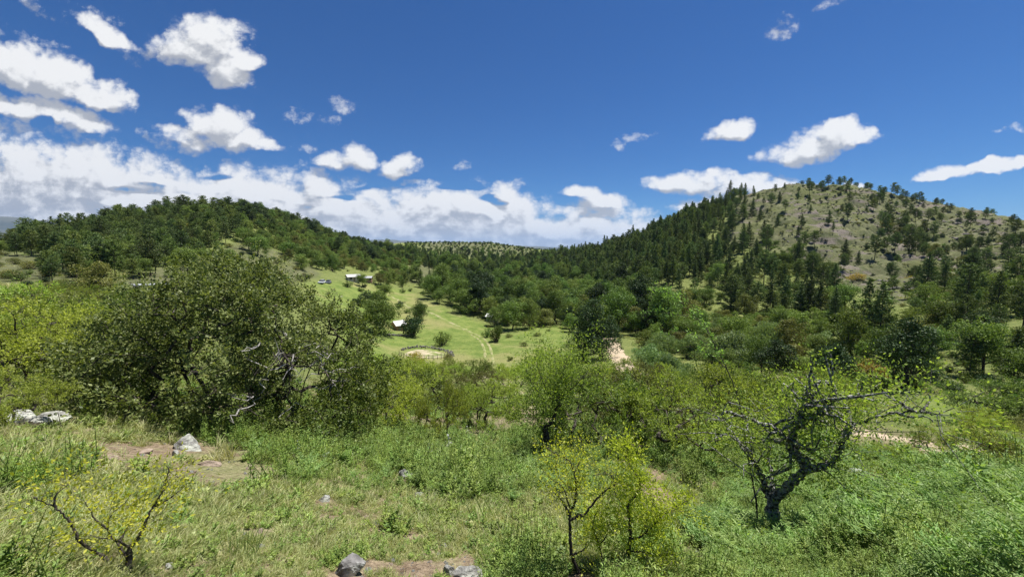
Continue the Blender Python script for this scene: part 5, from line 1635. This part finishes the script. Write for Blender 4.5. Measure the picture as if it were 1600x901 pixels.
def feather(fr, H, m):
    """Feathery herb: fronds with many thin leaflets."""
    mb = MB(); A, B = [], []
    for f in range(fr):
        a = rng.uniform(0, 2 * PI); o = np.array([math.cos(a), math.sin(a), 0])
        h = H * rng.uniform(.6, 1.1); n = 16
        t = np.linspace(.15, 1, n)
        P = np.outer(t * (.25 + .45 * t), o) * h + np.outer(t * (1.15 - .35 * t), [0, 0, 1]) * h
        A += list(P[:-1]); B += list(P[1:])
        sd = np.cross(o, [0, 0, 1])
        for s in (-1, 1):
            l = h * .26 * (1.1 - t) + .02
            D = sd * s + rng.normal(size=(n, 3)) * .35 + np.array([0, 0, .2])
            D = unit(D)
            mb.leaves(P + D * l[:, None] * .5, D, unit(np.array([[0, 0, 1.]] * n) + rng.normal(size=(n, 3)) * .4), l, l * .22)
    mb.edges(A, B, [.003] * len(A), [.002] * len(A), 3)
    return mb.mesh('feather', [M[m]])


PR = [tuft(34, .15, .008, 'grass', .07, .7), tuft(32, .11, .009, 'grass', .10, 1.0), tuft(26, .22, .006, 'straw', .05, .4), tuft(34, .10, .008, 'straw', .11, 1.1),   # 0-3
      weed(5, .13, 16, .045, .02, 'weed'), weed(6, .24, 20, .05, .018, 'weed'), weed(6, .18, 16, .055, .028, 'weed_dark'), weed(4, .08, 12, .04, .026, 'grass', .12),       # 4-7
      feather(9, .26, 'feather'), feather(11, .32, 'feather'), feather(8, .22, 'weed'),                                                                           # 8-10
      weed(7, .42, 26, .05, .012, 'weed', .16), tuft(12, .42, .005, 'weed_dark', .06, .22), weed(4, .28, 14, .05, .02, 'weed', .1, None, 1)]                        # 11-13

n = 88000
th = rng.uniform(-1.38, 1.38, n); lr = rng.uniform(math.log(1.6), math.log(26), n); r = np.exp(lr)
x, y = r * np.sin(th), r * np.cos(th); z = zg(x, y); px, py = project(x, y, z)
patch = fbm(x / 1.3, y / 1.3, 3, 91) + .5 * fbm(x / 4.5, y / 4.5, 2, 95)
right = np.clip((px - 1090 + (py - 800) * .35) / 110, 0, 1) * np.clip((py - 690) / 40, 0, 1)
band = np.clip((790 - py - np.abs(px - 800) * .06) / 60, 0, 1) * np.clip((px - 250) / 150, 0, 1)
bare = (inpoly(px, py, [(120, 690), (280, 690), (345, 715), (420, 730), (350, 780), (260, 770), (150, 735)]) | inpoly(px, py, [(1012, 862), (1060, 850), (1066, 872), (1020, 882)]))
rk_ok = np.ones(n, bool)
for (m, qx, qb, w, h, lab) in RK:
    g = cast(qx, qb); k_ = g[1] / F
    rk_ok &= np.hypot(x - g[0], (y - g[1] + .45 * w * k_) * .62) > .62 * w * k_
g = cast(905, 899)
rk_ok &= np.hypot(x - g[0] * .97, (y - g[1] + .25) * .6) > .20
keep = rk_ok & ~np.any([inpoly(px, py, c) for c in CLEAR], axis=0) & ((patch > -.22) | (right > .4)) & ~(bare & (rng.uniform(size=n) < .72))
idx = np.zeros(n, int)
u = rng.uniform(size=n)
grp_ = fbm(x / .8, y / .8, 2, 99) + fbm(x / 3, y / 3, 2, 103)
idx = np.where(u < .28, 0, np.where(u < .56, 1, np.where(u < .64, 2, np.where(u < .80, 3, np.where(u < .90, 7, 4)))))
wsel = (grp_ > .30) & (rng.uniform(size=n) < .7)
idx = np.where(wsel, rng.choice([4, 5, 6, 7, 11], n, p=[.3, .25, .15, .2, .1]), idx)
bs = rng.uniform(size=n) < band * .52
idx = np.where(bs, rng.choice([5, 11, 6, 4, 8, 13], n, p=[.28, .20, .08, .30, .137, .003]), idx)
rs = rng.uniform(size=n) < right * .94
kind_n = fbm(x / 1.1 + 40, y / 1.1, 3, 107)
idx = np.where(rs, np.where(kind_n > .24, rng.choice([5, 11, 6], n, p=[.5, .3, .2]), np.where(kind_n < -.22, rng.choice([0, 2, 10, 3], n, p=[.3, .25, .3, .15]), rng.choice([8, 9, 10], n, p=[.4, .35, .25]))), idx)
tallw = (rng.uniform(size=n) < .018) & (px > 560)
idx = np.where(tallw, 12, idx)
s = rng.uniform(.5, 1.3, n) * np.clip(.75 + r / 26, .75, 1.5) * np.clip(r / 4.5, .55, 1) * np.clip(1.0 + 1.1 * fbm(x / .9, y / .9, 2, 117), .55, 1.6)
s = np.where(np.isin(idx, [0, 1, 2, 3, 7]), s * .85, s)
rot = np.stack([rng.normal(size=n) * .12, rng.normal(size=n) * .12, rng.uniform(0, 6.28, n)], -1)
k = keep
scatter('grass', np.stack([x, y, z - .015], -1)[k], rot[k], np.stack([s, s, s * rng.uniform(.8, 1.2, n)], -1)[k], idx[k], PR, 'grass and low weeds covering the near slope')

# pebbles on the bare soil
m_ = 9000
th = rng.uniform(-1.2, 1.2, m_); r = np.exp(rng.uniform(math.log(2), math.log(13), m_))
qx, qy = r * np.sin(th), r * np.cos(th); qz = zg(qx, qy); ax, ay = project(qx, qy, qz)
pp_ = fbm(qx / 1.3, qy / 1.3, 3, 91) + .5 * fbm(qx / 4.5, qy / 4.5, 2, 95)
pk = (pp_ < -.12) | inpoly(ax, ay, [(120, 690), (280, 690), (345, 715), (420, 730), (350, 780), (260, 770), (150, 735)]) | (rng.uniform(size=m_) < .05)
k_ = pk.sum(); ps = .012 + .05 * rng.uniform(size=k_) ** 4
scatter('pebbles', np.stack([qx, qy, qz], -1)[pk], rng.uniform(0, 6.28, (k_, 3)) * np.array([.1, .1, 1]), np.stack([ps * 1.3, ps, ps * .7], -1), rng.integers(6, size=k_),
        [rock_mesh('pebble', (1, 1, 1), mm, 2, 9, 200 + i) for i, mm in enumerate(('rock', 'rock_red', 'rock_dark', 'rock', 'rock_red', 'rock'))], 'pebbles strewn over the bare soil of the near slope')

# rougher grass on the farther slope and meadows
n = 26000
th = rng.uniform(-1.0, 1.0, n); r = np.exp(rng.uniform(math.log(22), math.log(260), n))
x, y = r * np.sin(th), r * np.cos(th); z = zg(x, y); px, py = project(x, y, z)
ok = (hidden(x, y, z) < .02) & (fbm(x / 9, y / 9, 3, 111) > -.05 + .25 * inpoly(px, py, LUSH)) & ~np.any([inpoly(px, py, c) for c in CLEAR], axis=0)
idx = rng.choice(3, n); s = rng.uniform(.5, 1.3, n) * np.clip(r / 90, .55, 1.5) * np.where(inpoly(px, py, LUSH), .45, 1)
FP = [weed(9, .55, 16, .16, .06, 'weed', .5), tuft(40, .5, .035, 'grass', .3, .7), tuft(36, .5, .04, 'straw', .35, .8)]
rot = np.stack([np.zeros(n), np.zeros(n), rng.uniform(0, 6.28, n)], -1)
scatter('meadow_grass', np.stack([x, y, z - .02], -1)[ok], rot[ok], np.stack([s, s, s], -1)[ok], idx[ok], FP, 'coarse grass clumps on the farther slopes and meadow')

# single plants that stand out of the near ground cover
SP = [(785, 878, 11, 1.0, 'weed_dark', 'dark green leafy clump near the bottom right of centre'), (612, 830, 5, 1.2, 'weed', 'bright leafy weed clump in the grass at centre'), (465, 765, 12, 1.1, 'weed', 'fine-stemmed tall weed left of centre'),
      (350, 715, 2, 1.6, 'grass', 'tall tussock right of the large boulder'), (755, 770, 12, 1.2, 'weed', 'tall thin grass stems right of the small grey stone'), (720, 760, 12, 1.0, 'weed', 'tall thin grass stems above the small grey stone'),
      (370, 870, 12, .8, 'weed', 'tall thin weed near the lower left'), (25, 770, 11, 1.3, 'weed', 'leafy weed bush at the left edge'), (60, 730, 12, .8, 'weed', 'dark wispy weed at the left edge'), (1120, 800, 11, 1.5, 'weed', 'tall leafy weeds left of the gnarled trunk'),
      (1080, 760, 11, 1.5, 'weed', 'shaded tall weeds below the forked thorn tree'), (1290, 800, 9, 1.5, 'feather', 'feathery herb clump right of the gnarled trunk'), (1420, 830, 9, 1.5, 'feather', 'feathery herb clump in the lower right'), (605, 700, 11, 1.3, 'weed', 'weed bush right of the dense tree foot')]
for px_, pb, i, sc_, m, lab in SP:
    g = cast(px_, pb)
    e = empty('weed_plant', tuple(g), rng.uniform(0, 6.28))
    base_me = PR[i]
    for kx in range(7):
        a = rng.uniform(0, 6.28); q = rng.uniform(0, .16) * sc_
        o = obj('stem', base_me, e, (math.cos(a) * q, math.sin(a) * q, 0)); o.rotation_euler = (rng.normal() * .15, rng.normal() * .15, a); o.scale = [sc_ * rng.uniform(.7, 1.1)] * 3
    tag(e, lab, 'weed')

# small scrub and loose rock on the bare right hill
n = 16000
th = rng.uniform(.42, 1.0, n); r = np.sqrt(rng.uniform(180 ** 2, 480 ** 2, n))
x, y = r * np.sin(th), r * np.cos(th); z = zg(x, y); px, py = project(x, y, z)
ok = inpoly(px, py, ROCKY + [(1300, 470)]) & (hidden(x, y, z) < .02)
dn = fbm(x / 30, y / 30, 3, 131)
a = ok & (dn + .35 * rng.normal(size=n) > .22)
SB = [make_bush('scrub', .9, .75, m, 8, 30, .16) for m in ('dark', 'olive', 'broad')]
SB = [joined(b, 'scrub') for b in SB]
k = a.sum(); s_ = rng.uniform(.5, 1.7, k)
scatter('hill_scrub', np.stack([x, y, z - .05], -1)[a], np.stack([np.zeros(k), np.zeros(k), rng.uniform(0, 6.28, k)], -1), np.stack([s_ * 1.2, s_ * 1.2, s_ * .8], -1), rng.integers(3, size=k), SB, 'knee-high scrub dotted over the bare right hill')
b = ok & (fbm(x / 18, y / 18, 3, 141) + .3 * rng.normal(size=n) > .62)
k = b.sum(); s_ = rng.uniform(.4, 1.0, k) ** 2 * 2.4
scatter('loose_rock', np.stack([x, y, z], -1)[b], rng.uniform(-.4, .4, (k, 3)) + np.array([0, 0, 1]) * rng.uniform(0, 6.28, (k, 1)), np.stack([s_ * 1.3, s_, s_ * .8], -1), rng.integers(4, size=k), [rock_mesh('rock', (1.2, 1, .8), 'hill_rock', 2, 9, 70 + i) for i in range(4)], 'grey rock outcrops breaking through the right hill')

# labels that several look-alikes still share: count them from the left, so that each is singled out
ORD = ['leftmost', 'second', 'third', 'fourth', 'fifth', 'sixth', 'seventh', 'eighth', 'ninth', 'tenth', 'eleventh', 'twelfth', 'thirteenth', 'fourteenth', 'fifteenth', 'sixteenth', 'seventeenth', 'eighteenth', 'nineteenth', 'twentieth', 'twenty-first', 'twenty-second'] + ['twenty-' + w for w in ('third', 'fourth', 'fifth', 'sixth', 'seventh', 'eighth', 'ninth')]
same = {}
for o in S.objects:
    if o.parent is None and o.get('label') and o.get('category'): same.setdefault(o['label'], []).append(o)
for lab, L in same.items():
    if 1 < len(L) <= 29:
        L.sort(key=lambda o: float(project(o.location.x, o.location.y, o.location.z)[0]))
        for i, o in enumerate(L):
            o['label'] = lab + (', leftmost one' if i == 0 else ', rightmost one' if i == len(L) - 1 else ', %s from left' % ORD[i])

# ------------------------------------------------------------------ air
def haze():
    m = bpy.data.materials.new('air'); m.use_nodes = True
    T = NT(m.node_tree)
    for n in list(m.node_tree.nodes): m.node_tree.nodes.remove(n)
    out = T.n('ShaderNodeOutputMaterial'); v = T.n('ShaderNodeVolumePrincipled')
    v.inputs['Color'].default_value = (.50, .70, 1.0, 1); v.inputs['Density'].default_value = HAZE
    v.inputs['Anisotropy'].default_value = .2
    T.t.links.new(v.outputs[0], out.inputs['Volume'])
    lo, hi = float(GV[..., 2].min()) - 30, 1250.0
    o = MB().box((0, 0, (lo + hi) / 2), (90000, 90000, hi - lo)).build('haze', m)
    tag(o, 'thin blue air that fades the far mountains', kind='stuff')


HAZE = 2.8e-5
haze()
for o in S.objects:
    if o.get('label') and len(o['label'].split()) > 16: print('LONG', o['label'])
